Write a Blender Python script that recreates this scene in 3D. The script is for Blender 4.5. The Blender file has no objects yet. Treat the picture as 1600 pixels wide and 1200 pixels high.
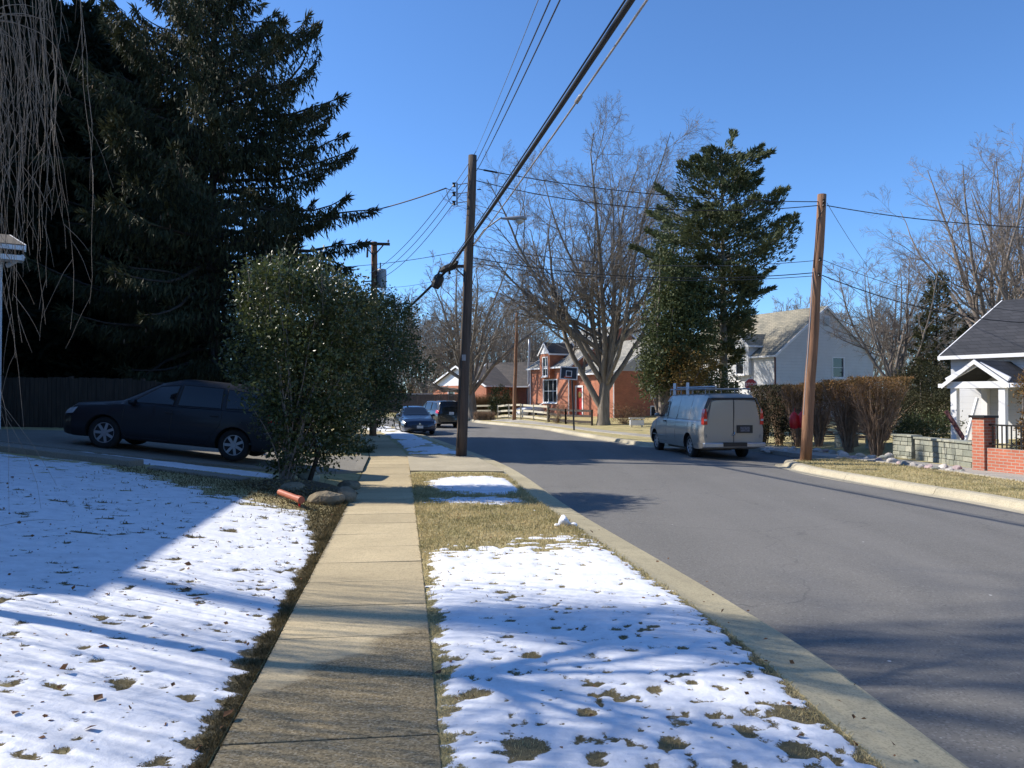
import bpy, bmesh, math, random
import numpy as np
from mathutils import Vector, Matrix
R = math.radians
scene = bpy.context.scene
C = scene.collection
# ------------------------------------------------------------------ camera, sky, sun
FPX = 1246.0; EYE = 1.85; PITCH = R(0.92)
cam_d = bpy.data.cameras.new('camera'); cam = bpy.data.objects.new('camera', cam_d); C.objects.link(cam)
cam_d.sensor_width = 36.0; cam_d.lens = 36.0*FPX/1600.0; cam_d.clip_end = 3000; cam_d.clip_start = 0.05
cam.location = (0, 0, EYE); cam.rotation_euler = (R(90)+PITCH, 0, 0)
scene.camera = cam
SUN_AZ = Vector((-0.97, 0.245)).normalized(); SUN_EL = R(37)
world = bpy.data.worlds.new('World'); scene.world = world; world.use_nodes = True
wn = world.node_tree; bg = wn.nodes['Background']
sky = wn.nodes.new('ShaderNodeTexSky'); sky.sky_type = 'NISHITA'; sky.sun_disc = False
sky.sun_elevation = SUN_EL; sky.sun_rotation = math.atan2(SUN_AZ.x, SUN_AZ.y)
sky.air_density = 0.8; sky.dust_density = 0.15; sky.ozone_density = 3.5; sky.altitude = 50
tint = wn.nodes.new('ShaderNodeMix'); tint.data_type = 'RGBA'; tint.blend_type = 'MULTIPLY'; tint.inputs[0].default_value = 1
tint.inputs[7].default_value = (.62, .85, 1.07, 1)      # clear winter air, deep blue
wn.links.new(sky.outputs[0], tint.inputs[6]); wn.links.new(tint.outputs[2], bg.inputs[0]); bg.inputs[1].default_value = 0.15
sun_d = bpy.data.lights.new('sun', 'SUN'); sun = bpy.data.objects.new('sun', sun_d); C.objects.link(sun)
sun_d.energy = 5.0; sun_d.angle = R(0.55); sun_d.color = (1.0, 0.93, 0.82)
sdir = Vector((SUN_AZ.x*math.cos(SUN_EL), SUN_AZ.y*math.cos(SUN_EL), math.sin(SUN_EL)))
sun.rotation_euler = (-sdir).to_track_quat('-Z', 'Y').to_euler(); sun.location = (-30, 20, 40)
vs = scene.view_settings; vs.view_transform = 'Standard'; vs.look = 'None'; vs.gamma = 1; vs.use_curve_mapping = False
vs.exposure = 0.45
# ------------------------------------------------------------------ helpers
def P(px, py, Y):
    u = (px-800)/FPX; v = (600-py)/FPX
    dy = math.cos(PITCH)-v*math.sin(PITCH); dz = math.sin(PITCH)+v*math.cos(PITCH)
    return Vector((u/dy*Y, Y, EYE+dz/dy*Y))
def G(px, py, z=0.0):
    u = (px-800)/FPX; v = (600-py)/FPX
    dy = math.cos(PITCH)-v*math.sin(PITCH); dz = math.sin(PITCH)+v*math.cos(PITCH)
    t = (z-EYE)/dz
    return (u*t, dy*t)
def tag(o, label=None, cat=None, group=None, kind=None):
    if label: o['label'] = label
    if cat: o['category'] = cat
    if group: o['group'] = group
    if kind: o['kind'] = kind
    return o
def thing(name, label, cat, loc=(0, 0, 0), rz=0.0, group=None, rot=None):
    o = bpy.data.objects.new(name, None); C.objects.link(o)
    o.location = loc; o.rotation_euler = rot if rot else (0, 0, rz)
    o.empty_display_size = 0.2
    return tag(o, label, cat, group)
def rotmat(o):
    return Matrix.LocRotScale(o.location, o.rotation_euler, o.scale)
def copy_tree(o, parent=None):
    c = o.copy(); C.objects.link(c)
    if parent is not None: c.parent = parent
    for ch in [x for x in C.objects if x.parent == o]:
        copy_tree(ch, c)
    return c
class MB:
    def __init__(s): s.v = []; s.f = []; s.m = []; s.cur = 0
    def add(s, vs, fs):
        b = len(s.v); s.v.extend([tuple(p) for p in vs]); s.f.extend([tuple(i+b for i in f) for f in fs]); s.m.extend([s.cur]*len(fs)); return b
    def box(s, x0, x1, y0, y1, z0, z1, mat=None):
        vs = [(x, y, z) for x in (x0, x1) for y in (y0, y1) for z in (z0, z1)]
        if mat is not None: vs = [mat @ Vector(p) for p in vs]
        s.add(vs, [(0, 1, 3, 2), (4, 6, 7, 5), (0, 4, 5, 1), (2, 3, 7, 6), (0, 2, 6, 4), (1, 5, 7, 3)])
    def cbox(s, c, size, rz=0.0, rot=None):
        m = Matrix.Translation(Vector(c)) @ (rot if rot is not None else Matrix.Rotation(rz, 4, 'Z'))
        a, b, d = size[0]/2, size[1]/2, size[2]/2
        s.box(-a, a, -b, b, -d, d, m)
    def bar(s, p, q, w, h=None):
        p = Vector(p); q = Vector(q); h = h or w; d = q-p; L = d.length
        rot = d.to_track_quat('Z', 'Y').to_matrix().to_4x4()
        s.box(-w/2, w/2, -h/2, h/2, 0, L, Matrix.Translation(p) @ rot)
    def tube(s, pts, rad, n=6, cap=True):
        pts = [Vector(p) for p in pts]; k = len(pts)
        if not hasattr(rad, '__len__'): rad = [rad]*k
        vs = []; up = Vector((0, 0, 1)); ref = None
        for i in range(k):
            d = (pts[min(i+1, k-1)]-pts[max(i-1, 0)])
            if d.length < 1e-9: d = Vector((0, 0, 1))
            d.normalize()
            if ref is None:
                ref = d.cross(up if abs(d.z) < .95 else Vector((1, 0, 0))).normalized()
            ref = (ref-d*ref.dot(d))
            if ref.length < 1e-6: ref = d.orthogonal()
            ref.normalize(); b = d.cross(ref)
            for j in range(n):
                a = 2*math.pi*j/n
                vs.append(pts[i]+(ref*math.cos(a)+b*math.sin(a))*rad[i])
        fs = [(i*n+j, i*n+(j+1) % n, (i+1)*n+(j+1) % n, (i+1)*n+j) for i in range(k-1) for j in range(n)]
        if cap: fs += [tuple(range(n-1, -1, -1)), tuple((k-1)*n+j for j in range(n))]
        s.add(vs, fs)
    def lathe(s, prof, n=24, mat=None, close=False):
        vs = []; k = len(prof)
        for (r, z) in prof:
            for j in range(n):
                a = 2*math.pi*j/n; p = Vector((r*math.cos(a), r*math.sin(a), z)); vs.append(mat @ p if mat is not None else p)
        kk = k if close else k-1
        fs = [(i*n+j, i*n+(j+1) % n, ((i+1) % k)*n+(j+1) % n, ((i+1) % k)*n+j) for i in range(kk) for j in range(n)]
        if not close:
            fs += [tuple(range(n-1, -1, -1)), tuple((k-1)*n+j for j in range(n))]
        s.add(vs, fs)
    def prism(s, poly, t0, t1, mat=None):
        n = len(poly); vs = [(x, y, t0) for x, y in poly]+[(x, y, t1) for x, y in poly]
        if mat is not None: vs = [mat @ Vector(p) for p in vs]
        s.add(vs, [tuple(range(n-1, -1, -1)), tuple(range(n, 2*n))]+[(i, (i+1) % n, n+(i+1) % n, n+i) for i in range(n)])
    def build(s, name, mat, parent=None, world=False, smooth=False, origin=None, bevel=0):
        if world and parent is not None:
            inv = rotmat(parent).inverted(); vs = [tuple(inv @ Vector(p)) for p in s.v]
        elif origin is not None:
            o0 = Vector(origin); vs = [tuple(Vector(p)-o0) for p in s.v]
        else: vs = s.v
        me = bpy.data.meshes.new(name); me.from_pydata(vs, [], s.f)
        mats = mat if isinstance(mat, (list, tuple)) else [mat]
        for m_ in mats: me.materials.append(m_)
        if len(mats) > 1: me.polygons.foreach_set('material_index', s.m)
        if smooth: me.polygons.foreach_set('use_smooth', [True]*len(me.polygons))
        me.update()
        o = bpy.data.objects.new(name, me); C.objects.link(o)
        if parent is not None: o.parent = parent
        elif origin is not None: o.location = origin
        if bevel:
            b = o.modifiers.new('bevel', 'BEVEL'); b.width = bevel; b.segments = 2; b.limit_method = 'ANGLE'; b.angle_limit = R(40)
        return o
def np_mesh(name, verts, quads, mat, parent=None, smooth=False, origin=None, nside=4):
    me = bpy.data.meshes.new(name); nv = len(verts); nf = len(quads)
    verts = np.asarray(verts, dtype=np.float32)
    if origin is not None: verts = verts-np.array(origin, dtype=np.float32)
    me.vertices.add(nv); me.vertices.foreach_set('co', verts.ravel())
    q = np.asarray(quads, dtype=np.int32)
    me.loops.add(nf*nside); me.loops.foreach_set('vertex_index', q.ravel())
    me.polygons.add(nf); me.polygons.foreach_set('loop_start', np.arange(0, nf*nside, nside, dtype=np.int32))
    me.polygons.foreach_set('loop_total', np.full(nf, nside, dtype=np.int32))
    me.polygons.foreach_set('use_smooth', np.full(nf, smooth, dtype=bool))
    me.materials.append(mat); me.update(calc_edges=True); me.validate()
    o = bpy.data.objects.new(name, me); C.objects.link(o)
    if parent is not None: o.parent = parent
    elif origin is not None: o.location = origin
    return o
def leaf_verts(p, d, n, L, W):
    """diamond leaves: p base Nx3, d direction, n normal-ish, L,W arrays"""
    d = d/np.maximum(np.linalg.norm(d, axis=1, keepdims=True), 1e-9)
    s = np.cross(d, n); s /= np.maximum(np.linalg.norm(s, axis=1, keepdims=True), 1e-9)
    nn = np.cross(s, d)
    L = np.asarray(L).reshape(-1, 1); W = np.asarray(W).reshape(-1, 1)
    a = p; b = p+d*L*.45+s*W*.5+nn*W*.12; c = p+d*L; e = p+d*L*.45-s*W*.5+nn*W*.12
    v = np.stack([a, b, c, e], axis=1).reshape(-1, 3)
    f = np.arange(len(p)*4).reshape(-1, 4)
    return v, f
def rnd_dirs(rng, n):
    v = rng.normal(size=(n, 3)); return v/np.linalg.norm(v, axis=1, keepdims=True)
# ------------------------------------------------------------------ materials
def nodemat(name):
    m = bpy.data.materials.new(name); m.use_nodes = True; nt = m.node_tree
    return m, nt, nt.nodes['Principled BSDF']
def NN(nt, t, **kw):
    n = nt.nodes.new(t)
    for k, v in kw.items():
        if k.startswith('i_'): n.inputs[k[2:].replace('_', ' ')].default_value = v
        else: setattr(n, k, v)
    return n
def objco(nt, scale=None):
    t = nt.nodes.new('ShaderNodeTexCoord')
    if scale is None: return t.outputs['Object']
    mp = nt.nodes.new('ShaderNodeMapping'); mp.inputs['Scale'].default_value = scale
    nt.links.new(t.outputs['Object'], mp.inputs[0]); return mp.outputs[0]
def mixc(nt, fac, a, b, typ='MIX'):
    m = nt.nodes.new('ShaderNodeMix'); m.data_type = 'RGBA'; m.blend_type = typ
    for sock, val in ((0, fac), (6, a), (7, b)):
        if hasattr(val, 'links') or hasattr(val, 'node'): nt.links.new(val, m.inputs[sock])
        else:
            m.inputs[sock].default_value = val if sock == 0 else (*val, 1)[:4]
    return m.outputs[2]
def math_(nt, op, a, b=None, c=None, clamp=False):
    m = nt.nodes.new('ShaderNodeMath'); m.operation = op; m.use_clamp = clamp
    for i, v in enumerate((a, b, c)):
        if v is None: continue
        if hasattr(v, 'node'): nt.links.new(v, m.inputs[i])
        else: m.inputs[i].default_value = v
    return m.outputs[0]
def ramp(nt, fac, lo, hi, a=0.0, b=1.0):
    m = nt.nodes.new('ShaderNodeMapRange'); nt.links.new(fac, m.inputs[0])
    m.inputs[1].default_value = lo; m.inputs[2].default_value = hi; m.inputs[3].default_value = a; m.inputs[4].default_value = b
    return m.outputs[0]
def noise(nt, co, scale, detail=4, rough=.55, dist=0.0):
    n = nt.nodes.new('ShaderNodeTexNoise'); n.inputs['Scale'].default_value = scale; n.inputs['Detail'].default_value = detail
    n.inputs['Roughness'].default_value = rough; n.inputs['Distortion'].default_value = dist
    if co is not None: nt.links.new(co, n.inputs['Vector'])
    return n.outputs[0]
def bump(nt, h, strength=.3, dist=.02, normal=None):
    b = nt.nodes.new('ShaderNodeBump'); b.inputs['Strength'].default_value = strength; b.inputs['Distance'].default_value = dist
    nt.links.new(h, b.inputs['Height'])
    if normal is not None: nt.links.new(normal, b.inputs['Normal'])
    return b.outputs[0]
def simple(name, c, rough=.6, metal=0.0, var=.25, scale=8, bmp=.15, bscale=60, c2=None, bdist=.005, stretch=None, spec=None, coat=0):
    m, nt, p = nodemat(name)
    co = objco(nt, stretch)
    n = ramp(nt, noise(nt, co, scale, 5), .3, .7)
    ca = tuple(x*(1-var) for x in c); cb = c2 if c2 else tuple(min(1, x*(1+var)) for x in c)
    nt.links.new(mixc(nt, n, ca, cb), p.inputs['Base Color'])
    p.inputs['Roughness'].default_value = rough; p.inputs['Metallic'].default_value = metal
    if spec is not None: p.inputs['Specular IOR Level'].default_value = spec
    if coat: p.inputs['Coat Weight'].default_value = coat; p.inputs['Coat Roughness'].default_value = .04
    if bmp: nt.links.new(bump(nt, noise(nt, co, bscale, 3), bmp, bdist), p.inputs['Normal'])
    return m
def leafmat(name, c, c2, rough=.5, trans=.25, spec=.5, big=0.6):
    m, nt, p = nodemat(name)
    g = nt.nodes.new('ShaderNodeNewGeometry')
    n = noise(nt, objco(nt), big, 3)
    f = math_(nt, 'ADD', math_(nt, 'MULTIPLY', g.outputs['Random Per Island'], .55), math_(nt, 'MULTIPLY', ramp(nt, n, .35, .65), .45))
    col = mixc(nt, f, c, c2)
    nt.links.new(col, p.inputs['Base Color']); p.inputs['Roughness'].default_value = rough
    p.inputs['Specular IOR Level'].default_value = spec
    if trans:
        tr = nt.nodes.new('ShaderNodeBsdfTranslucent'); nt.links.new(col, tr.inputs[0])
        mx = nt.nodes.new('ShaderNodeMixShader'); mx.inputs[0].default_value = trans
        nt.links.new(p.outputs[0], mx.inputs[1]); nt.links.new(tr.outputs[0], mx.inputs[2])
        nt.links.new(mx.outputs[0], nt.nodes['Material Output'].inputs[0])
    return m
def wallco(nt, su=1.0, sv=1.0):
    """(x+y, z) of object space, for patterns on axis aligned walls"""
    t = nt.nodes.new('ShaderNodeTexCoord'); s = nt.nodes.new('ShaderNodeSeparateXYZ'); nt.links.new(t.outputs['Object'], s.inputs[0])
    u = math_(nt, 'MULTIPLY', math_(nt, 'ADD', s.outputs[0], s.outputs[1]), su); v = math_(nt, 'MULTIPLY', s.outputs[2], sv)
    c = nt.nodes.new('ShaderNodeCombineXYZ'); nt.links.new(u, c.inputs[0]); nt.links.new(v, c.inputs[1]); return c.outputs[0]
def brickmat(name, c1, c2, mortar, bw=.22, rh=.075, ms=.01, rough=.85, off=.5, bmp=.5):
    m, nt, p = nodemat(name); co = wallco(nt)
    b = nt.nodes.new('ShaderNodeTexBrick'); nt.links.new(co, b.inputs[0]); b.inputs['Scale'].default_value = 1.0
    b.inputs['Color1'].default_value = (*c1, 1); b.inputs['Color2'].default_value = (*c2, 1); b.inputs['Mortar'].default_value = (*mortar, 1)
    b.inputs['Brick Width'].default_value = bw; b.inputs['Row Height'].default_value = rh; b.inputs['Mortar Size'].default_value = ms
    b.inputs['Mortar Smooth'].default_value = .2; b.offset = off
    n = noise(nt, co, 1.3, 4)
    col = mixc(nt, .8, b.outputs[0], mixc(nt, ramp(nt, n, .3, .7), (.72, .72, .72), (1.15, 1.1, 1.05)), 'MULTIPLY')
    nt.links.new(col, p.inputs['Base Color']); p.inputs['Roughness'].default_value = rough
    h = math_(nt, 'SUBTRACT', 1.0, b.outputs[1])
    nt.links.new(bump(nt, h, bmp, .008), p.inputs['Normal'])
    return m
def glassmat(name, c=(.015, .02, .025), rough=.04, spec=.5):
    m, nt, p = nodemat(name); p.inputs['Base Color'].default_value = (*c, 1); p.inputs['Roughness'].default_value = rough
    p.inputs['Specular IOR Level'].default_value = spec
    nt.links.new(bump(nt, noise(nt, objco(nt), 1.5, 2), .03, .05), p.inputs['Normal'])
    return m
def paintmat(name, c, metal=.4, rough=.32, coat=.8, dirt=.15):
    m, nt, p = nodemat(name); co = objco(nt)
    n = ramp(nt, noise(nt, co, 2.5, 5), .35, .7)
    s = nt.nodes.new('ShaderNodeSeparateXYZ'); nt.links.new(co, s.inputs[0])
    low = ramp(nt, s.outputs[2], .2, .9, 1, 0)
    f = math_(nt, 'MULTIPLY', math_(nt, 'ADD', math_(nt, 'MULTIPLY', n, .4), low, None, True), dirt)
    nt.links.new(mixc(nt, f, c, (.3, .28, .25)), p.inputs['Base Color'])
    p.inputs['Metallic'].default_value = metal; nt.links.new(math_(nt, 'ADD', f, rough), p.inputs['Roughness'])
    p.inputs['Coat Weight'].default_value = coat; p.inputs['Coat Roughness'].default_value = .06
    return m
M = {}
M['white'] = simple('white_paint', (.78, .78, .79), .55, var=.05, scale=3, bmp=.05)
M['offwhite'] = simple('weathered_white', (.62, .6, .55), .7, var=.15, scale=5, bmp=.15)
M['black'] = simple('black_metal', (.012, .012, .013), .45, var=.2, bmp=.05)
M['rubber'] = simple('rubber', (.018, .018, .018), .85, var=.2, bmp=.2, bscale=120)
M['cable'] = simple('black_cable', (.014, .014, .016), .6, var=.2, bmp=.1)
M['wire'] = simple('grey_wire', (.05, .05, .055), .5, var=.2, bmp=0)
M['palewire'] = simple('pale_wire', (.28, .26, .25), .5, var=.3, scale=2, bmp=0)
M['galv'] = simple('galvanised', (.32, .33, .35), .45, metal=.6, var=.15, bmp=.05)
M['greycan'] = simple('grey_can_paint', (.30, .33, .37), .5, var=.1, bmp=.05)
M['lampgrey'] = simple('lamp_head_grey', (.22, .23, .25), .5, var=.1, bmp=.05)
M['chrome'] = simple('chrome', (.7, .7, .7), .15, metal=1, var=.03, bmp=0)
M['silver'] = simple('silver_plastic', (.42, .43, .45), .35, metal=.7, var=.05, bmp=0)
M['glass'] = glassmat('dark_glass')
M['carglass'] = glassmat('car_glass', (.01, .012, .015), .03, .6)
M['redlens'] = simple('red_lens', (.55, .01, .012), .15, var=.1, bmp=0, coat=.5)
M['clearlens'] = simple('clear_lens', (.45, .47, .48), .12, var=.1, bmp=0, coat=.5)
M['plate'] = simple('plate_white', (.6, .62, .65), .4, var=.05, bmp=0)
M['poledark'] = simple('dark_pole_wood', (.085, .062, .048), .9, var=.4, scale=5, bmp=.7, bscale=18, bdist=.02, stretch=(3, 3, .22))
M['polebrown'] = simple('brown_pole_wood', (.24, .125, .07), .9, var=.4, scale=5, bmp=.7, bscale=18, bdist=.02, stretch=(3, 3, .22))
M['railwood'] = simple('pale_rail_wood', (.50, .45, .34), .85, var=.2, scale=4, bmp=.4, bscale=20, stretch=(.3, .3, 3))
M['darkwood'] = simple('dark_fence_wood', (.055, .042, .034), .9, var=.35, scale=4, bmp=.5, bscale=20, stretch=(3, 3, .3))
M['fencegrey'] = simple('grey_brown_board', (.075, .06, .052), .9, var=.3, scale=4, bmp=.5, bscale=20, stretch=(3, 3, .3))
M['brick'] = brickmat('orange_brick', (.42, .12, .06), (.52, .165, .08), (.34, .22, .16), ms=.012)
M['brickdark'] = brickmat('dark_red_brick', (.20, .07, .05), (.27, .09, .06), (.2, .15, .13))
M['brickred'] = brickmat('garden_wall_brick', (.42, .12, .07), (.5, .16, .09), (.4, .33, .28))
M['shingle'] = brickmat('pale_grey_shingle', (.27, .265, .24), (.34, .33, .29), (.15, .15, .14), bw=.35, rh=.13, ms=.012, bmp=.4)
M['shingletan'] = brickmat('tan_shingle', (.25, .235, .18), (.33, .30, .225), (.14, .13, .1), bw=.35, rh=.13, ms=.012, bmp=.4)
M['shingledark'] = brickmat('charcoal_shingle', (.028, .03, .036), (.042, .044, .052), (.015, .015, .018), bw=.35, rh=.13, ms=.01, bmp=.4)
M['shinglebrown'] = brickmat('brown_shingle', (.07, .06, .055), (.10, .085, .075), (.04, .04, .035), bw=.35, rh=.13, ms=.012, bmp=.4)
def sidingmat(name, c, lap=.2, strength=.5):
    m, nt, p = nodemat(name); t = nt.nodes.new('ShaderNodeTexCoord'); s = nt.nodes.new('ShaderNodeSeparateXYZ'); nt.links.new(t.outputs['Object'], s.inputs[0])
    fr = math_(nt, 'FRACT', math_(nt, 'DIVIDE', s.outputs[2], lap))
    nt.links.new(bump(nt, fr, strength, .015), p.inputs['Normal'])
    line = ramp(nt, fr, 0, .06)
    n = ramp(nt, noise(nt, t.outputs['Object'], 1.2, 4), .3, .7, .9, 1.0)
    nt.links.new(mixc(nt, 1.0, mixc(nt, line, tuple(x*.6 for x in c), c), mixc(nt, n, (.0, .0, .0), (1, 1, 1)), 'MULTIPLY'), p.inputs['Base Color'])
    p.inputs['Roughness'].default_value = .6; return m
M['siding'] = sidingmat('white_siding', (.66, .67, .69))
M['sidinggrey'] = sidingmat('grey_siding', (.42, .43, .45), .15)
M['bark'] = simple('grey_brown_bark', (.22, .19, .155), .95, var=.35, scale=3, bmp=.9, bscale=14, bdist=.04, stretch=(2.5, 2.5, .5))
M['barkdark'] = simple('dark_bark', (.05, .04, .033), .95, var=.35, scale=3, bmp=.8, bscale=14, bdist=.03, stretch=(2.5, 2.5, .5))
M['barkpink'] = simple('pinkish_bark', (.24, .20, .17), .95, var=.3, scale=3, bmp=.6, bscale=14, bdist=.03)
M['twig'] = simple('weeping_twig', (.22, .18, .14), .85, var=.4, scale=2, bmp=0)
M['stem'] = simple('hedge_stem', (.27, .185, .125), .9, var=.35, scale=6, bmp=.2)
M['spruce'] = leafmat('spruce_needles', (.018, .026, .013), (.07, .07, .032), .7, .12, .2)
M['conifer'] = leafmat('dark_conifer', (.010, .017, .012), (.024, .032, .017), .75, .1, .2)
M['cedar'] = leafmat('cedar_foliage', (.035, .055, .028), (.14, .155, .07), .65, .2, .3)
M['ivy'] = leafmat('ivy_leaves', (.035, .055, .02), (.13, .145, .055), .55, .15, .25)
M['holly'] = leafmat('glossy_shrub_leaves', (.028, .045, .012), (.13, .15, .045), .38, .2, .6, 1.1)
M['yellowleaf'] = leafmat('yellow_brown_leaves', (.13, .085, .025), (.26, .17, .045), .6, .3, .3)
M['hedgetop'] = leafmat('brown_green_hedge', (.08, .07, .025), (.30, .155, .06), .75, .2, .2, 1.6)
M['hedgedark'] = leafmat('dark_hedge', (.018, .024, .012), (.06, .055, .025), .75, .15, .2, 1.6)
M['broom'] = leafmat('brown_dry_twigs', (.14, .09, .05), (.24, .16, .09), .85, .1, .1, 1.0)
# ------------------------------------------------------------------ ground plan (x of each edge as a function of y)
ZR = -0.12
def smooth_poly(pts, k=12):
    pts = [np.array(p, float) for p in pts]; pts = [2*pts[0]-pts[1]]+pts+[2*pts[-1]-pts[-2]]; out = []
    for i in range(1, len(pts)-2):
        p0, p1, p2, p3 = pts[i-1:i+3]
        for j in range(k):
            t = j/k; out.append(.5*((2*p1)+(-p0+p2)*t+(2*p0-5*p1+4*p2-p3)*t*t+(-p0+3*p1-3*p2+p3)*t**3))
    out.append(pts[-2]); return np.array(out)
def offset_poly(pl, d):
    t = np.gradient(pl, axis=0); t /= np.linalg.norm(t, axis=1, keepdims=True)+1e-9
    return pl+np.stack([-t[:, 1], t[:, 0]], axis=1)*d      # +d = left of travel
def fY(pl):
    o = np.maximum.accumulate(pl[:, 1]+np.arange(len(pl))*1e-6)
    return lambda y: np.interp(y, o, pl[:, 0])
lk = [G(1508, 1200, ZR), G(1168, 959, ZR), G(896, 798, ZR), G(797, 732, ZR), G(713, 699, ZR), G(659, 680, ZR)]
left_kerb = smooth_poly([(2.95, -14), (2.75, -3)]+lk+[(-7.6, 51), (-11, 54.3), (-18, 56.2), (-60, 57)])
left_back = offset_poly(left_kerb, .58)
rk = [G(1600, 803, ZR), G(1430, 772, ZR), G(1262, 742, ZR)]
right_kerb = smooth_poly([(9.6, -14), (9.3, 0)]+rk+[(7.5, 22.6), (7.75, 23.35), (8.7, 23.9), (9.6, 24.4), (9.6, 29.4), (8.0, 30.3), (6.2, 30.9)]+[G(1000, 698, ZR), G(893, 680, ZR), G(836, 670, ZR), G(745, 661, ZR), G(729, 657.5, ZR), (-8, 71), (-18, 74), (-60, 75)], 10)
right_back = offset_poly(right_kerb, -.5)
side_r = smooth_poly([(.5, -14), (.12, -1), G(690, 1200), G(641, 739), G(632, 708), G(602, 682), G(584, 675), (-10, 47), (-16, 50), (-60, 51.5)])
side_l = offset_poly(side_r, 1.15)
XLK, XLB, XRK, XRB, XSR, XSL = [fY(p) for p in (left_kerb, left_back, right_kerb, right_back, side_r, side_l)]
rs_line = smooth_poly([(12.6, -14), (12.4, 8), G(1600, 749), G(1403, 723), G(1277, 711), (8.95, 29.3), (8.0, 33), (6.5, 37), (4.9, 42), (3.6, 48), (1.4, 55), (-1.6, 63)])
XRW = fY(rs_line)
def sstep(a, b, x):
    t = np.clip((x-a)/(b-a), 0, 1); return t*t*(3-2*t)
def H(x, y):
    x = np.asarray(x, float); y = np.asarray(y, float)
    dl = XSL(y)-x; fade = 1-.85*sstep(23, 36, y)
    z = np.where(dl > 0, .02+.115*np.clip(dl-.15, 0, 7.5)*fade+.02*np.clip(dl-7.65, 0, 30)*fade, 0)
    e = x-XRW(y)-.5
    near = sstep(12, 15, y)*(1-sstep(24, 30, y))
    zr = np.where(e > 0, .42*sstep(1.3, 2.2, e)*near+.03*np.clip(e-1, 0, 12), 0)
    far = .35*sstep(46, 60, y)*sstep(0, 3, x-XRB(y)-1)
    return z+zr+far
def zH(x, y): return float(H(x, y))
# value noise
_rg = np.random.default_rng(7); _tab = _rg.random((256, 256))
def vnoise(x, y, s):
    x = np.asarray(x)*s+100; y = np.asarray(y)*s+100; xi = np.floor(x).astype(int); yi = np.floor(y).astype(int); fx = x-xi; fy = y-yi
    fx = fx*fx*(3-2*fx); fy = fy*fy*(3-2*fy); g = lambda a, b: _tab[a % 256, b % 256]
    return (g(xi, yi)*(1-fx)+g(xi+1, yi)*fx)*(1-fy)+(g(xi, yi+1)*(1-fx)+g(xi+1, yi+1)*fx)*fy
def fbm(x, y, s, o=4):
    a = 0; w = 1; t = 0
    for i in range(o): a = a+w*vnoise(x+17*i, y+31*i, s); t += w; w *= .55; s *= 2.03
    return a/t
_rt = np.random.default_rng(3)
# trodden holes and tufts in the verge snow: x is the share across the verge
HOLES = [(_rt.uniform(.05, 1), _rt.uniform(2.6, 9.0), _rt.uniform(.015, .04)) for _ in range(320)]
HOLES += [(.38, 4.6, .08), (.55, 4.2, .09), (.92, 4.6, .16), (.75, 4.35, .1), (.10, 4.9, .12), (.2, 4.15, .15), (.3, 7.4, .08), (.62, 6.2, .06), (.3, 5.6, .07), (.47, 4.9, .05), (.6, 4.95, .06), (.83, 4.1, .1), (.35, 4.0, .08)]
def snow_verge(x, y):
    w = np.maximum(XLB(y)-XSR(y), .1); d = x-XSR(y); e = XLB(y)-x
    n = fbm(x, y, 2.2); n2 = fbm(x*1.2, y*3, 5)
    m = sstep(.02, .16, d+(n2-.5)*.4)*sstep(.0, .12, e+(n2-.5)*.25)
    far = np.clip((y-8.2)/2.6, 0, 1)       # fades to bare grass
    m = m*sstep(0, .25, 1.08-far*1.15-(.62-n2)*1.6*np.clip((y-7)/2, 0, 1)-np.clip((y-8.4)/1.5, 0, 1)*(1-d/w)*.55)
    # two patches near the apron
    p1 = sstep(1.15, .75, np.sqrt(((d-1.35)/1.05)**2+((y-16.55)/1.75)**2)+(n2-.5)*.7)*sstep(0, .2, e)
    p2 = sstep(1.2, .6, np.sqrt(((d-1.2)/1.0)**2+((y-14.0)/.55)**2)+(n2-.5)*1.5)*sstep(0, .4, e)*.75
    p3 = sstep(25.0, 25.5, y+(n2-.5))*(1-sstep(49, 50, y))*sstep(.05, .3, d+(n2-.5)*.5)*sstep(.1, .35, e+(n2-.5)*.5)*(1-.9*sstep(.62, .7, fbm(x, y, 1.6, 3)))
    m = np.maximum(np.maximum(m, p1), np.maximum(p2, p3))
    m = m*(1-.6*sstep(.64, .74, fbm(x, y, 9, 3))*sstep(8, 5, y))
    for hs, hy, hr in HOLES:
        q = np.sqrt((x-(XSR(hy)+hs*(XLB(hy)-XSR(hy))))**2+((y-hy)*.9)**2)
        m = m*(1-.95*sstep(hr*1.15, hr*.5, q+(n2-.5)*.12))
    return np.clip(m, 0, 1)
def snow_lawn(x, y):
    d = XSL(y)-x; n2 = fbm(x*1.2, y*2.5, 4)
    lip = .03+.05*(fbm(x*0, y, 2.5, 3)-.3)+.35*sstep(9.5, 12, y)
    m = sstep(0, .16, d-lip+(n2-.5)*.30)
    bare = sstep(11.6, 13.0, y+(n2-.5)*2.0-.75*np.clip(d-1, 0, 3.6))
    m = m*(1-bare)
    m = m*(1-.8*sstep(.70, .78, fbm(x, y, 5.1, 3)))
    m = m*(1-.9*sstep(.73, .8, fbm(x+9, y+4, 9, 2)))
    m = m*(1-sstep(3.35, 3.0, y+(n2-.5)*.3+.06*d))
    m = m*sstep(15.55, 15.25, y+(n2-.5)*.3)
    m = np.maximum(m, sstep(15.95, 16.1, y)*sstep(17.05, 16.8, y+(n2-.5)*.3)*sstep(1.2, 2.2, d))
    far = sstep(24, 27, y)*sstep(.4, .8, d)*sstep(.55, .45, n2)*.7
    return np.clip(np.maximum(m, far*(y < 34)), 0, 1)
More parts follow.
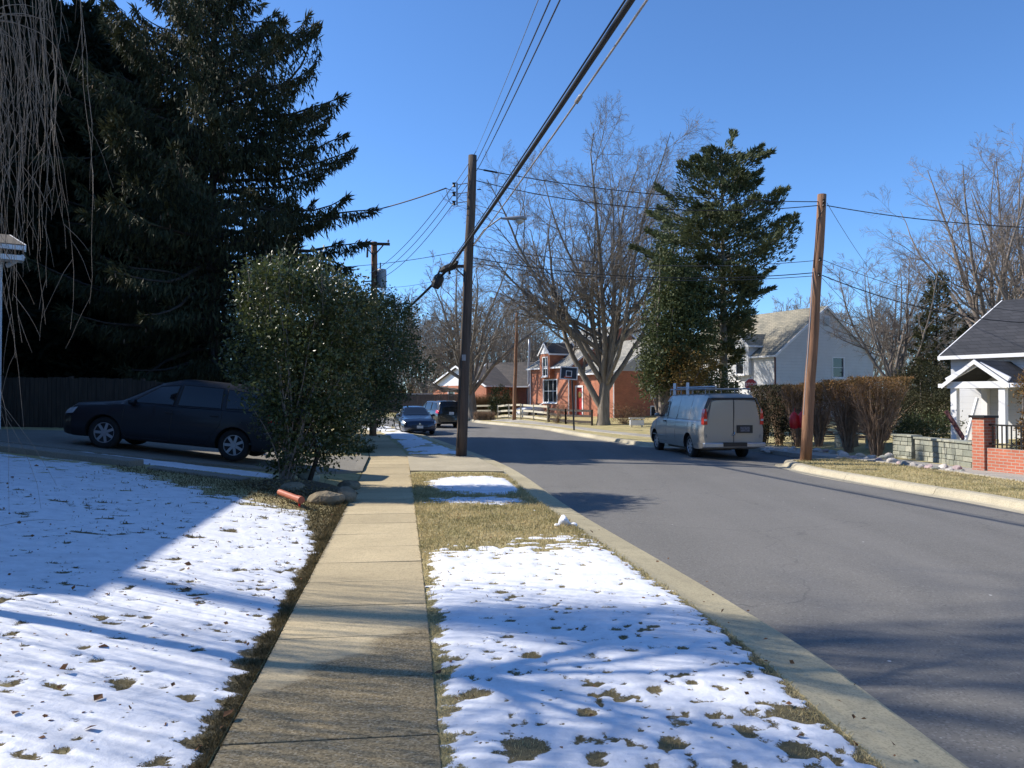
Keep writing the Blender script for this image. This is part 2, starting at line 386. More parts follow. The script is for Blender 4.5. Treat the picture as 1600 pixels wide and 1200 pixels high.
def ground_mat():
    m, nt, p = nodemat('grass_and_snow'); co = objco(nt)
    at = nt.nodes.new('ShaderNodeAttribute'); at.attribute_name = 'snow'
    n1 = noise(nt, co, 1.7, 5); n2 = noise(nt, co, 26, 4, .7); n3 = noise(nt, co, 90, 3, .7)
    g = mixc(nt, ramp(nt, n1, .35, .65), (.52, .43, .23), (.34, .30, .13))
    g = mixc(nt, ramp(nt, n2, .3, .5), (.22, .175, .085), g)
    g = mixc(nt, math_(nt, 'MULTIPLY', ramp(nt, n3, .45, .75), .5), g, (.64, .55, .33))
    wt_ = nt.nodes.new('ShaderNodeAttribute'); wt_.attribute_name = 'wet'
    g = mixc(nt, wt_.outputs['Fac'], g, mixc(nt, n2, (.06, .048, .025), (.20, .155, .085)))
    ed = math_(nt, 'ADD', at.outputs['Fac'], math_(nt, 'MULTIPLY', math_(nt, 'SUBTRACT', n2, .5), 1.0))
    ed = math_(nt, 'ADD', ed, math_(nt, 'MULTIPLY', math_(nt, 'SUBTRACT', n3, .5), .9))
    vs_ = nt.nodes.new('ShaderNodeTexVoronoi'); vs_.inputs['Scale'].default_value = 16; nt.links.new(co, vs_.inputs['Vector'])
    sp_ = nt.nodes.new('ShaderNodeSeparateColor'); nt.links.new(vs_.outputs['Color'], sp_.inputs[0])
    speck = math_(nt, 'MULTIPLY', ramp(nt, sp_.outputs[0], .72, .80), ramp(nt, math_(nt, 'ADD', vs_.outputs['Distance'], math_(nt, 'MULTIPLY', n3, .25)), .34, .22))
    ed = math_(nt, 'SUBTRACT', ed, math_(nt, 'MULTIPLY', speck, .8))
    mask = ramp(nt, ed, .44, .60)
    nt.links.new(mixc(nt, mask, g, mixc(nt, ramp(nt, noise(nt, co, 5, 5, .7), .3, .6), (.66, .67, .70), (.82, .83, .86))), p.inputs['Base Color'])
    nt.links.new(ramp(nt, mask, 0, 1, .95, .7), p.inputs['Roughness'])
    p.inputs['Specular IOR Level'].default_value = .2
    h = math_(nt, 'ADD', math_(nt, 'MULTIPLY', n2, .5), math_(nt, 'MULTIPLY', n3, .4))
    hs = noise(nt, co, 9, 4)
    h2 = math_(nt, 'ADD', math_(nt, 'MULTIPLY', h, math_(nt, 'SUBTRACT', 1.15, mask)), math_(nt, 'ADD', math_(nt, 'MULTIPLY', mask, .5), math_(nt, 'MULTIPLY', hs, .35)))
    nt.links.new(bump(nt, h2, .8, .04), p.inputs['Normal'])
    return m
M['ground'] = ground_mat()
def rows(y0, y1, k):
    ys = [y0]
    while ys[-1] < y1: ys.append(ys[-1]+max(.03, abs(ys[-1])*k))
    return ys
YS = np.array([-60, -30, -15, -8, -4, -2, -.5, .6, 1.4, 2.0]+rows(2.5, 24, .0065)+rows(24.2, 62, .012)+[63, 64, 65, 66, 67, 68, 69, 70, 71, 72, 73, 74, 75, 78, 82, 88, 95, 105, 120, 150, 200, 300, 600, 1500])
def strip(cols_fn, zfn, snowfn):
    X = cols_fn(YS)                            # rows x cols
    Yg = np.repeat(YS[:, None], X.shape[1], axis=1); s = snowfn(X, Yg) if snowfn else np.zeros_like(X)
    Z = zfn(X, Yg)+.025*s+.012*(fbm(X, Yg, 3, 3)-.5)*(Yg < 60)
    return X, Yg, Z, s
def lawn_cols(y):
    d = np.concatenate([[0, .03, .07], np.arange(.1, 1.2, .04), np.arange(1.2, 4.5, .06), np.arange(4.5, 9, .12), [9.3, 10, 11, 12, 14, 16, 18, 20, 24, 30, 40, 60, 100, 200, 500, 1500]])
    return XSL(y)[:, None]-d[::-1][None, :]
def verge_cols(y):
    t = np.linspace(0, 1, 66); return XSR(y)[:, None]*(1-t)+XLB(y)[:, None]*t
def right_cols(y):
    d = np.concatenate([np.linspace(0, 4.5, 40), [4.7, 5, 5.2, 5.5, 6, 7, 8, 9, 10, 12, 14, 17, 20, 25, 30, 40, 60, 100, 200, 500, 1500]])
    return XRB(y)[:, None]+d[None, :]
allv = []; allf = []; alls = []; nb = 0
def addgrid(X, Y, Z, s):
    global nb
    r, c = X.shape; allv.append(np.stack([X, Y, Z], axis=2).reshape(-1, 3)); alls.append(s.ravel())
    i = np.arange(r*c).reshape(r, c); f = np.stack([i[:-1, :-1], i[:-1, 1:], i[1:, 1:], i[1:, :-1]], axis=2).reshape(-1, 4)+nb
    allf.append(f); nb += r*c
addgrid(*strip(lawn_cols, lambda x, y: H(x, y), snow_lawn))
addgrid(*strip(verge_cols, lambda x, y: 0*x+.008+.02*sstep(0, .3, x-XSR(y))*sstep(0, .3, XLB(y)-x), snow_verge))
addgrid(*strip(right_cols, lambda x, y: H(x, y)+.01, None))
# skirt under the kerbs, the sidewalk and the road so the ground is one closed sheet
def under(f0, f1, z):
    X = np.stack([f0(YS)-.0, f0(YS)+.0, f1(YS)-.0, f1(YS)+.0], axis=1); Yg = np.repeat(YS[:, None], 4, axis=1)
    Z = np.stack([H(X[:, 0]-1e-3, YS)+.01, 0*YS+z, 0*YS+z, H(X[:, 3]+1e-3, YS)+.01], axis=1)
    return X, Yg, Z, np.zeros_like(X)
addgrid(*under(XSL, XSR, -.09)); addgrid(*under(XLB, XRB, -.22))
V = np.concatenate(allv); F = np.concatenate(allf); S = np.concatenate(alls)
ground = np_mesh('ground', V, F, M['ground'], smooth=True); tag(ground, kind='structure')
at = ground.data.attributes.new('snow', 'FLOAT', 'POINT'); at.data.foreach_set('value', S.astype(np.float32))
def wetness(x, y):
    dl = XSL(y)-x; dv = x-XSR(y); n = fbm(x, y, 6, 3)
    w = np.where(dl > 0, .85*sstep(13.5, 10.5, y+(n-.5)*2), np.where(x < XLB(y), .75*sstep(9.2, 7.4, y+(n-.5)*2)*sstep(.05, .25, dv+(n-.5)*.3), 0))
    return np.clip(w*sstep(.25, .6, n+.25), 0, 1)
at = ground.data.attributes.new('wet', 'FLOAT', 'POINT'); at.data.foreach_set('value', wetness(V[:, 0], V[:, 1]).astype(np.float32))
# ---- asphalt
def asphalt_mat():
    m, nt, p = nodemat('asphalt'); co = objco(nt)
    a = ramp(nt, noise(nt, co, .35, 5, .6), .3, .7); b = noise(nt, co, 160, 2, .7); c = noise(nt, co, 3, 4)
    base = mixc(nt, a, (.140, .134, .121), (.174, .165, .149))
    base = mixc(nt, math_(nt, 'MULTIPLY', ramp(nt, c, .4, .65), .25), base, (.142, .136, .126))
    v = nt.nodes.new('ShaderNodeTexVoronoi'); v.inputs['Scale'].default_value = 70; nt.links.new(co, v.inputs['Vector'])
    sp = ramp(nt, v.outputs['Color'], .6, .9)
    sep = nt.nodes.new('ShaderNodeSeparateColor'); nt.links.new(v.outputs['Color'], sep.inputs[0])
    base = mixc(nt, math_(nt, 'MULTIPLY', ramp(nt, sep.outputs[0], .82, .95), .5), base, (.27, .265, .255))
    base = mixc(nt, math_(nt, 'MULTIPLY', ramp(nt, sep.outputs[1], .75, .95), .5), base, (.05, .05, .053))
    # hairline cracks and paving seam
    cr = nt.nodes.new('ShaderNodeTexVoronoi'); cr.feature = 'DISTANCE_TO_EDGE'; cr.inputs['Scale'].default_value = .22
    wob = nt.nodes.new('ShaderNodeVectorMath'); wob.operation = 'ADD'; nn = nt.nodes.new('ShaderNodeTexNoise'); nn.inputs['Scale'].default_value = 1.2; nn.inputs['Detail'].default_value = 5
    nt.links.new(co, nn.inputs['Vector']); nt.links.new(co, wob.inputs[0]); nt.links.new(nn.outputs['Color'], wob.inputs[1]); nt.links.new(wob.outputs[0], cr.inputs['Vector'])
    base = mixc(nt, ramp(nt, cr.outputs[0], .0, .004, .45, 0), base, (.045, .045, .048))
    lane = noise(nt, objco(nt, (1.1, .05, 1)), 1.0, 3, .5); base = mixc(nt, ramp(nt, lane, .35, .65, 0, .35), base, (.215, .205, .19))
    spot = ramp(nt, noise(nt, co, .9, 2, .5), .68, .76, 0, .35); base = mixc(nt, spot, base, (.09, .087, .084))
    grit = nt.nodes.new('ShaderNodeTexVoronoi'); grit.inputs['Scale'].default_value = 3.2; nt.links.new(co, grit.inputs['Vector'])
    gs = nt.nodes.new('ShaderNodeSeparateColor'); nt.links.new(grit.outputs['Color'], gs.inputs[0])
    base = mixc(nt, math_(nt, 'MULTIPLY', ramp(nt, gs.outputs[0], .80, .82), ramp(nt, grit.outputs['Distance'], .055, .035)), base, (.55, .54, .52))
    nt.links.new(base, p.inputs['Base Color']); p.inputs['Roughness'].default_value = .82; p.inputs['Specular IOR Level'].default_value = .35
    nt.links.new(bump(nt, math_(nt, 'ADD', sep.outputs[2], b), .35, .006), p.inputs['Normal'])
    return m
M['asphalt'] = asphalt_mat()
YR = YS[(YS >= -30) & (YS < 75.5)]
t = np.linspace(0, 1, 25)
X = (XLK(YR)+.0)[:, None]*(1-t)+XRK(YR)[:, None]*t; Yg = np.repeat(YR[:, None], 25, axis=1)
Z = ZR+.05*(1-(2*t-1)**2)[None, :]*np.ones_like(X)
Z = Z+.006*(fbm(X, Yg, .6, 3)-.5)
i = np.arange(X.size).reshape(X.shape); f = np.stack([i[:-1, :-1], i[:-1, 1:], i[1:, 1:], i[1:, :-1]], axis=2).reshape(-1, 4)
tag(np_mesh('road', np.stack([X, Yg, Z], axis=2).reshape(-1, 3), f, M['asphalt'], smooth=True), kind='structure')
# ---- kerbs: rolled kerb and gutter with joints, profile swept along the kerb line
def concrete(name, c, stain=(.2, .18, .13), agg=0.0):
    m, nt, p = nodemat(name); co = objco(nt)
    a = ramp(nt, noise(nt, co, .9, 5, .65), .3, .7); b = noise(nt, co, 120, 3, .7)
    base = mixc(nt, a, tuple(x*.86 for x in c), tuple(x*1.1 for x in c))
    base = mixc(nt, math_(nt, 'MULTIPLY', ramp(nt, noise(nt, co, 6, 5, .7), .5, .75), .35), base, stain)
    v = nt.nodes.new('ShaderNodeTexVoronoi'); v.inputs['Scale'].default_value = 85; nt.links.new(co, v.inputs['Vector'])
    sep = nt.nodes.new('ShaderNodeSeparateColor'); nt.links.new(v.outputs['Color'], sep.inputs[0])
    base = mixc(nt, math_(nt, 'MULTIPLY', ramp(nt, sep.outputs[0], .5, .95), .45), base, tuple(x*.45 for x in c))
    gi = nt.nodes.new('ShaderNodeNewGeometry'); isl = ramp(nt, gi.outputs['Random Per Island'], 0, 1, .86, 1.08)
    ti = nt.nodes.new('ShaderNodeCombineColor'); [nt.links.new(isl, ti.inputs[q]) for q in range(3)]
    base = mixc(nt, 1.0, base, ti.outputs[0], 'MULTIPLY')
    base = mixc(nt, ramp(nt, noise(nt, co, 2.3, 6, .75, 1.5), .60, .72, 0, .4), base, tuple(x*.5 for x in c))
    nt.links.new(base, p.inputs['Base Color']); p.inputs['Roughness'].default_value = .9; p.inputs['Specular IOR Level'].default_value = .25
    nt.links.new(bump(nt, math_(nt, 'ADD', sep.outputs[1], b), .4, .005), p.inputs['Normal'])
    return m, nt, p, co, base, sep
M['kerb'] = concrete('kerb_concrete', (.52, .45, .29))[0]
M['kerbpale'] = concrete('right_kerb_concrete', (.47, .42, .31))[0]
def sweep_kerb(name, line, side, prof, mat, joint=3.0, yr=(-14, 76)):
    """prof: (offset from asphalt edge toward the grass, z)"""
    mb = MB(); d = np.concatenate([[0], np.cumsum(np.linalg.norm(np.diff(line, axis=0), axis=1))])
    off = [offset_poly(line, side*o) for o, z in prof]
    n = int(d[-1]/joint)
    for k in range(n):
        s0, s1 = k*joint+.006, (k+1)*joint-.006; ss = np.linspace(s0, s1, 7)
        ymid = np.interp((s0+s1)/2, d, line[:, 1])
        if ymid < yr[0] or ymid > yr[1]: continue
        dz = random.Random(k).uniform(-.004, .004)
        vs = []
        for s in ss:
            for (o, z), pl in zip(prof, off):
                vs.append((np.interp(s, d, pl[:, 0]), np.interp(s, d, pl[:, 1]), z+dz))
        m_ = len(prof); fs = [(a*m_+b, a*m_+b+1, (a+1)*m_+b+1, (a+1)*m_+b) for a in range(6) for b in range(m_-1)]
        fs += [tuple(range(m_)), tuple(6*m_+b for b in range(m_-1, -1, -1))]
        mb.add(vs, fs)
    return tag(mb.build(name, mat, smooth=False), kind='structure')
PL = [(-.01, -.30), (-.01, ZR+.006), (.04, ZR+.02), (.10, -.045), (.45, -.012), (.58, .012), (.585, -.25)]
PR = [(-.01, -.30), (-.01, ZR+.006), (.18, ZR+.01), (.22, ZR+.03), (.27, .0), (.33, .028), (.5, .03), (.505, -.25)]
sweep_kerb('kerb', left_kerb, 1, PL, M['kerb'])
sweep_kerb('kerb', right_kerb, -1, PR, M['kerbpale'])
# ---- sidewalk slabs
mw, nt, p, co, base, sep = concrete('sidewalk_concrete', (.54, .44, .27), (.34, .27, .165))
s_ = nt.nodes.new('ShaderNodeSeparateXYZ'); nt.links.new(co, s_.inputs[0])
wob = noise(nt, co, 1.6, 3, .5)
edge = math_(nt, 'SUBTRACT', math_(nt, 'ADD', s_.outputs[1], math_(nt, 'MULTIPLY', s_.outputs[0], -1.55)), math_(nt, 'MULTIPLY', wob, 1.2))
near_dark = ramp(nt, edge, 6.75, 6.95, 1, 0)  # near slabs turn darker brown and coarser past a wavering edge
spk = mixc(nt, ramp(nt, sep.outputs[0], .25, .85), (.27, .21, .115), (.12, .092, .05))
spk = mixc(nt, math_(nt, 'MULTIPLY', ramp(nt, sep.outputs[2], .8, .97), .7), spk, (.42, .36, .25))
nt.links.new(mixc(nt, math_(nt, 'MULTIPLY', near_dark, .85), base, spk), p.inputs['Base Color'])
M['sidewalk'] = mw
def slabs(name, rline, width, mat, joint, z0, y0, y1, leftside=1, zfn=None, seed=1):
    mb = MB(); d = np.concatenate([[0], np.cumsum(np.linalg.norm(np.diff(rline, axis=0), axis=1))]); ll = offset_poly(rline, width*leftside)
    rg = random.Random(seed); n = int(d[-1]/joint)
    for k in range(n):
        s0, s1 = k*joint+.005, (k+1)*joint-.005; ym = np.interp((s0+s1)/2, d, rline[:, 1])
        if ym < y0 or ym > y1: continue
        tilt = [rg.uniform(-.005, .005) for _ in range(4)]; vs = []
        c = [(s0, rline, tilt[0]), (s0, ll, tilt[1]), (s1, ll, tilt[2]), (s1, rline, tilt[3])]
        for zz in (1, 0):
            for s, pl, t_ in c:
                x, y = np.interp(s, d, pl[:, 0]), np.interp(s, d, pl[:, 1]); b = zfn(x, y) if zfn else z0
                vs.append((x, y, (b+t_) if zz else b-.14))
        mb.add(vs, [(0, 3, 2, 1) if leftside > 0 else (0, 1, 2, 3), (0, 1, 5, 4), (1, 2, 6, 5), (2, 3, 7, 6), (3, 0, 4, 7)])
    return tag(mb.build(name, mat, bevel=.008), kind='structure')
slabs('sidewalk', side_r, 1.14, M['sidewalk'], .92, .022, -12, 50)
M['rwalk'] = concrete('right_sidewalk_concrete', (.40, .375, .33))[0]
slabs('sidewalk', offset_poly(rs_line, -.5), 1.0, M['rwalk'], 1.5, .03, -12, 64, zfn=lambda x, y: zH(x, y)+.04)
# ---- apron across the verge and the drive up to the left
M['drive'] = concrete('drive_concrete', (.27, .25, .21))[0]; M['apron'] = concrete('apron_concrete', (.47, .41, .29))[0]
def patch(name, rowsxy, mat, dz, n=24, zf=zH, world_kind='structure'):
    """rowsxy: list of (near xy, far xy)"""
    pts = []; m_ = len(rowsxy); k = 10
    for a, b in rowsxy:
        for j in range(k+1):
            t = j/k; x = a[0]*(1-t)+b[0]*t; y = a[1]*(1-t)+b[1]*t; pts.append((x, y, zf(x, y)+dz))
    f = [(i*(k+1)+j, i*(k+1)+j+1, (i+1)*(k+1)+j+1, (i+1)*(k+1)+j) for i in range(m_-1) for j in range(k)]
    mb = MB(); mb.add(pts, f)
    for seq in ([i*(k+1) for i in range(m_)], [i*(k+1)+k for i in range(m_)]):
        e = [pts[i] for i in seq]; e += [(x, y, z-.15) for x, y, z in e]; q = len(seq)
        mb.add(e, [(i, i+1, q+i+1, q+i) for i in range(q-1)])
    return tag(mb.build(name, mat), kind=world_kind)
def lerp_rows(near, far, n=20):
    a = smooth_poly(near, 6); b = smooth_poly(far, 6); ta = np.linspace(0, len(a)-1, n); tb = np.linspace(0, len(b)-1, n)
    return [((np.interp(u, range(len(a)), a[:, 0]), np.interp(u, range(len(a)), a[:, 1])), (np.interp(v, range(len(b)), b[:, 0]), np.interp(v, range(len(b)), b[:, 1]))) for u, v in zip(ta, tb)]
patch('driveway', lerp_rows([(float(XLB(19.3))+.02, 19.3), (float(XSR(19.5))+.0, 19.5)], [(float(XLB(25))+.02, 25.0), (float(XSR(24.6)), 24.6)], 8), M['apron'], .052, zf=lambda x, y: 0)
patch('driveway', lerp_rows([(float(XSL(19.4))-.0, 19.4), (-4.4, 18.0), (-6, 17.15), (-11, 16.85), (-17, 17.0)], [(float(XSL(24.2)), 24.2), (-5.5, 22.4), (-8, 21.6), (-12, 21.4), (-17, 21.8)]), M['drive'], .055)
# right: verge mouth beside the van is asphalt already (road edge recedes)
# ------------------------------------------------------------------ building helpers
def wall(mb, p0, p1, z0, z1, ops=(), depth=.12, side=1):
    """wall from p0 to p1 with real openings (s0,s1,za,zb); outside is on the right of p0->p1 when side=1"""
    p0 = Vector(p0); p1 = Vector(p1); L = (p1-p0).length; u = (p1-p0)/L; n = Vector((u.y, -u.x))*side
    ss = sorted({0, L, *[o[0] for o in ops], *[o[1] for o in ops]}); zs = sorted({z0, z1, *[o[2] for o in ops], *[o[3] for o in ops]})
    def pt(s, z, d=0): q = p0+u*s-n*d; return (q.x, q.y, z)
    for a, b in zip(ss, ss[1:]):
        for c, d in zip(zs, zs[1:]):
            if any(o[0] <= (a+b)/2 <= o[1] and o[2] <= (c+d)/2 <= o[3] for o in ops): continue
            mb.add([pt(a, c), pt(b, c), pt(b, d), pt(a, d)], [(0, 1, 2, 3)])
    for o in ops:
        a, b, c, d = o[:4]
        q = [(a, c), (b, c), (b, d), (a, d)]
        for i in range(4):
            s1_, s2_ = q[i], q[(i+1) % 4]
            mb.add([pt(*s1_), pt(*s2_), pt(*s2_, depth), pt(*s1_, depth)], [(0, 1, 2, 3)])
    return p0, u, n
def window(root, p0, u, n, op, cols=1, rows_=2, sill=True, name='window', fm=None, gm=None, fw=.06, depth=.12, shut=None):
    fm = fm or M['white']; gm = gm or M['glass']; a, b, c, d = op[:4]
    def P3(s, z, dd): q = Vector(p0)+u*s+n*dd; return Vector((q.x, q.y, z))
    mb = MB()
    def slab(s0, s1, z0, z1, d0, d1):
        vs = [P3(s, z, dd) for s in (s0, s1) for dd in (d0, d1) for z in (z0, z1)]
        mb.add(vs, [(0, 1, 3, 2), (4, 6, 7, 5), (0, 4, 5, 1), (2, 3, 7, 6), (0, 2, 6, 4), (1, 5, 7, 3)])
    i0, i1 = -depth+.01, .025
    slab(a-.02, a+fw, c-.02, d+.02, i0, i1); slab(b-fw, b+.02, c-.02, d+.02, i0, i1)
    slab(a+fw, b-fw, c-.02, c+fw, i0, i1-.003); slab(a+fw, b-fw, d-fw, d+.02, i0, i1-.003)
    for k in range(1, cols): s = a+(b-a)*k/cols; slab(s-.02, s+.02, c+fw, d-fw, -.07, -.035)
    for k in range(1, rows_): z = c+(d-c)*k/rows_; slab(a+fw, b-fw, z-.02, z+.02, -.072, -.033)
    w = mb.build(name, fm, root)
    g = MB(); g.add([P3(a+fw, c+fw, -.06), P3(b-fw, c+fw, -.06), P3(b-fw, d-fw, -.06), P3(a+fw, d-fw, -.06)], [(0, 1, 2, 3)])
    g.build('pane', gm, w)
    if sill:
        mb = MB(); slab_ = slab
        vs = [P3(s, z, dd) for s in (a-.08, b+.08) for dd in (.0, .09) for z in (c-.09, c-.025)]
        mb.add(vs, [(0, 1, 3, 2), (4, 6, 7, 5), (0, 4, 5, 1), (2, 3, 7, 6), (0, 2, 6, 4), (1, 5, 7, 3)]); mb.build('sill', fm, w)
    return w
def gable_roof(root, x0, x1, y0, y1, ze, zr, mat, over=.3, th=.12, axis='x', trim=None, name='roof'):
    """ridge along local axis"""
    mb = MB()
    if axis == 'y':
        f = lambda a, b, z: (b, a, z); X0, X1, Y0, Y1 = y0, y1, x0, x1
    else:
        f = lambda a, b, z: (a, b, z); X0, X1, Y0, Y1 = x0, x1, y0, y1
    ym = (Y0+Y1)/2; sl = (zr-ze)/(ym-Y0); zo = ze-sl*over
    for s in (-1, 1):
        ye = ym+s*((Y1-Y0)/2+over)
        vs = [f(X0-over, ye, zo), f(X1+over, ye, zo), f(X1+over, ym, zr), f(X0-over, ym, zr)]
        vs += [(a, b, c+th) for a, b, c in vs]
        mb.add(vs, [(0, 1, 2, 3), (4, 5, 6, 7), (0, 1, 5, 4), (1, 2, 6, 5), (3, 0, 4, 7)])
    o = mb.build(name, mat, root)
    if trim:
        for X in (X0-over, X1+over):
            t = MB()
            for s in (-1, 1):
                ye = ym+s*((Y1-Y0)/2+over)
                dx = .02 if X == X1+over else -.02
                t.add([f(X+dx, ye, zo-.06), f(X+dx, ym, zr-.06), f(X+dx, ym, zr+th+.004), f(X+dx, ye, zo+th+.004),
                       f(X-dx, ye, zo-.06), f(X-dx, ym, zr-.06), f(X-dx, ym, zr+th+.004), f(X-dx, ye, zo+th+.004)],
                      [(0, 1, 2, 3), (7, 6, 5, 4), (0, 1, 5, 4), (3, 2, 6, 7), (0, 3, 7, 4)])
            t.build('rake_trim', trim, o)
        for s in (-1, 1):
            g = MB()
            ye = ym+s*((Y1-Y0)/2+over)
            a = f(X0-over, ye+s*.002, zo-.03); b = f(X1+over, ye+s*.11, zo+.09)
            g.box(min(a[0], b[0]), max(a[0], b[0]), min(a[1], b[1]), max(a[1], b[1]), a[2], b[2])
            g.build('gutter', trim, o)
    return o
def gable_tri(mb, p0, p1, z0, z1):
    m = ((p0[0]+p1[0])/2, (p0[1]+p1[1])/2); mb.add([(*p0, z0), (*p1, z0), (*m, z1)], [(0, 1, 2)])
# ------------------------------------------------------------------ cars
def build_car(name, label, cat, loc, rz, keys, paint, glasspolys, wsx, rwx, wheels, r, rot=None, side_parts=None, group=None, pitch=0, lights=(), tails=(), seams=(), rimm=None, glassmat_=None, plates=(), extra=None, mirror=None, windshield=True, rearwin=True, trimm=None, arch_pad=.05, spokes=7):
    root = thing(name, label, cat, loc, rz, group, rot)
    K = np.array(keys, float); K = K[np.argsort(K[:, 0])]
    xs = np.unique(np.concatenate([np.linspace(K[0, 0], K[-1, 0], 90), K[:, 0]]))
    cols = []
    for j in range(1, 8):
        v = np.interp(xs, K[:, 0], K[:, j]); vv = v.copy()
        for _ in range(3): vv[1:-1] = .25*vv[:-2]+.5*vv[1:-1]+.25*vv[2:]
        cols.append(vv)
    zb, zs, zt, wb, wm, ws, wt = cols
    def section(i):
        b, s, t, B, Mx, S, T = zb[i], zs[i], zt[i], wb[i], wm[i], ws[i], wt[i]
        h = s-b; g = max(t-s, .012)
        return [(0, b), (B*.8, b), (B, b+.04*h), (B+(Mx-B)*.7, b+.22*h), (Mx, b+.45*h), (Mx, b+.7*h), (Mx*.35+S*.65, s-.06*h), (S, s), (S-.01-.02*min(1, g/.3), s+.03*g),
                (S+(T-S)*.55, s+.5*g), (T+(S-T)*.08, t-.16*g), (T-.03, t-.05*g), (T*.8, t-.01*g), (T*.45, t+.006), (0, t+.010)]
    nS = 15; vs = []; n = 2*nS-2
    for i in range(len(xs)):
        sec = section(i); vs += [(xs[i], y, z) for y, z in sec]; vs += [(xs[i], -y, z) for y, z in sec[-2:0:-1]]
    fs = [(i*n+j, i*n+(j+1) % n, (i+1)*n+(j+1) % n, (i+1)*n+j) for i in range(len(xs)-1) for j in range(n)]
    fs += [tuple(range(n-1, -1, -1)), tuple((len(xs)-1)*n+j for j in range(n))]
    me = bpy.data.meshes.new('body'); me.from_pydata(vs, [], fs)
    bm = bmesh.new(); bm.from_mesh(me); bmesh.ops.recalc_face_normals(bm, faces=bm.faces); bm.to_mesh(me); bm.free()
    me.materials.append(paint); me.materials.append(M['rubber'])
    body = bpy.data.objects.new('body', me); C.objects.link(body)
    # wheel wells
    cut = MB()
    for wx in wheels:
        for s in (-1, 1):
            m_ = Matrix.Translation((wx, s*(.55+.5), r+.0)) @ Matrix.Rotation(R(90), 4, 'X')
            cut.lathe([(r+arch_pad, -.5), (r+arch_pad, .5)], 28, m_)
    co = cut.build('cutter', M['rubber'])
    bmm = body.modifiers.new('b', 'BOOLEAN'); bmm.object = co; bmm.operation = 'DIFFERENCE'; bmm.solver = 'EXACT'
    dg = bpy.context.evaluated_depsgraph_get(); ev = bpy.data.meshes.new_from_object(body.evaluated_get(dg))
    body.modifiers.clear(); body.data = ev; bpy.data.objects.remove(co)
    for pl in ev.polygons: pl.use_smooth = True
    try: ev.set_sharp_from_angle(angle=R(35))
    except Exception: pass
    body.parent = root; body.name = 'body'
    def hw(x, z):
        i = int(np.clip(np.searchsorted(xs, x), 1, len(xs)-1)); t = (x-xs[i-1])/(xs[i]-xs[i-1]); out = 0
        for k, w in ((i-1, 1-t), (i, t)):
            sec = section(k); zz = [q[1] for q in sec[1:]]; yy = [q[0] for q in sec[1:]]; out += w*np.interp(z, zz, yy)
        return float(out)
    def roofz(x): return float(np.interp(x, xs, zt))
    def inpoly_patch(poly, s, off, nx=12, nz=6):
        # poly: 4 corners in (x,z): bl, br, tr, tl -> grid
        vs = []; 
        for a in range(nx+1):
            for b in range(nz+1):
                u, v = a/nx, b/nz
                x = (poly[0][0]*(1-u)+poly[1][0]*u)*(1-v)+(poly[3][0]*(1-u)+poly[2][0]*u)*v
                z = (poly[0][1]*(1-u)+poly[1][1]*u)*(1-v)+(poly[3][1]*(1-u)+poly[2][1]*u)*v
                vs.append((x, s*(hw(x, z)+off), z))
        fs = [(a*(nz+1)+b, (a+1)*(nz+1)+b, (a+1)*(nz+1)+b+1, a*(nz+1)+b+1) for a in range(nx) for b in range(nz)]
        return vs, fs
    gm = glassmat_ or M['carglass']
    for s in (-1, 1):
        for poly in glasspolys:
            mb = MB(); mb.add(*inpoly_patch(poly, s, .006)); mb.build('side_window', gm, body, smooth=True)
            mb = MB()
            ring = [poly[i] for i in range(4)]
            pts = []
            for i in range(4):
                a, b = ring[i], ring[(i+1) % 4]
                for k in range(8): t = k/8; x = a[0]*(1-t)+b[0]*t; z = a[1]*(1-t)+b[1]*t; pts.append((x, s*(hw(x, z)+.006), z))
            pts.append(pts[0]); mb.tube(pts, .012, 4, False); mb.build('window_trim', trimm or M['black'], body)
        for seam in seams:
            mb = MB(); pts = []
            for (a, b) in zip(seam, seam[1:]):
                for k in range(8): t = k/8; x = a[0]*(1-t)+b[0]*t; z = a[1]*(1-t)+b[1]*t; pts.append((x, s*(hw(x, z)-.001), z))
            x, z = seam[-1]; pts.append((x, s*(hw(x, z)-.001), z)); mb.tube(pts, .006, 4, False); mb.build('door_seam', M['black'], body)
        for poly in tails:
            mb = MB(); mb.add(*inpoly_patch(poly, s, .012)); mb.build('tail_light', M['redlens'], root, smooth=True)
        for poly in lights:
            mb = MB(); mb.add(*inpoly_patch(poly, s, .012)); mb.build('headlight', M['clearlens'], root, smooth=True)
    def top_patch(xa, xb, w_in=.05, lift=.012):
        vs = []; N, Mh = 10, 10
        for a in range(N+1):
            x = xa+(xb-xa)*a/N; i = int(np.clip(np.searchsorted(xs, x), 0, len(xs)-1))
            T = float(np.interp(x, xs, wt)); zt_ = roofz(x)
            for b in range(Mh+1):
                y = -1+2*b/Mh; yy = y*(T-w_in); vs.append((x, yy, zt_+.010-abs(y)**3*.02+lift))
        return vs, [(a*(Mh+1)+b, (a+1)*(Mh+1)+b, (a+1)*(Mh+1)+b+1, a*(Mh+1)+b+1) for a in range(N) for b in range(Mh)]
    if windshield: mb = MB(); mb.add(*top_patch(*wsx)); mb.build('windshield', gm, body, smooth=True)
    if rearwin: mb = MB(); mb.add(*top_patch(*rwx)); mb.build('rear_window', gm, body, smooth=True)
    # wheels
    k = 0
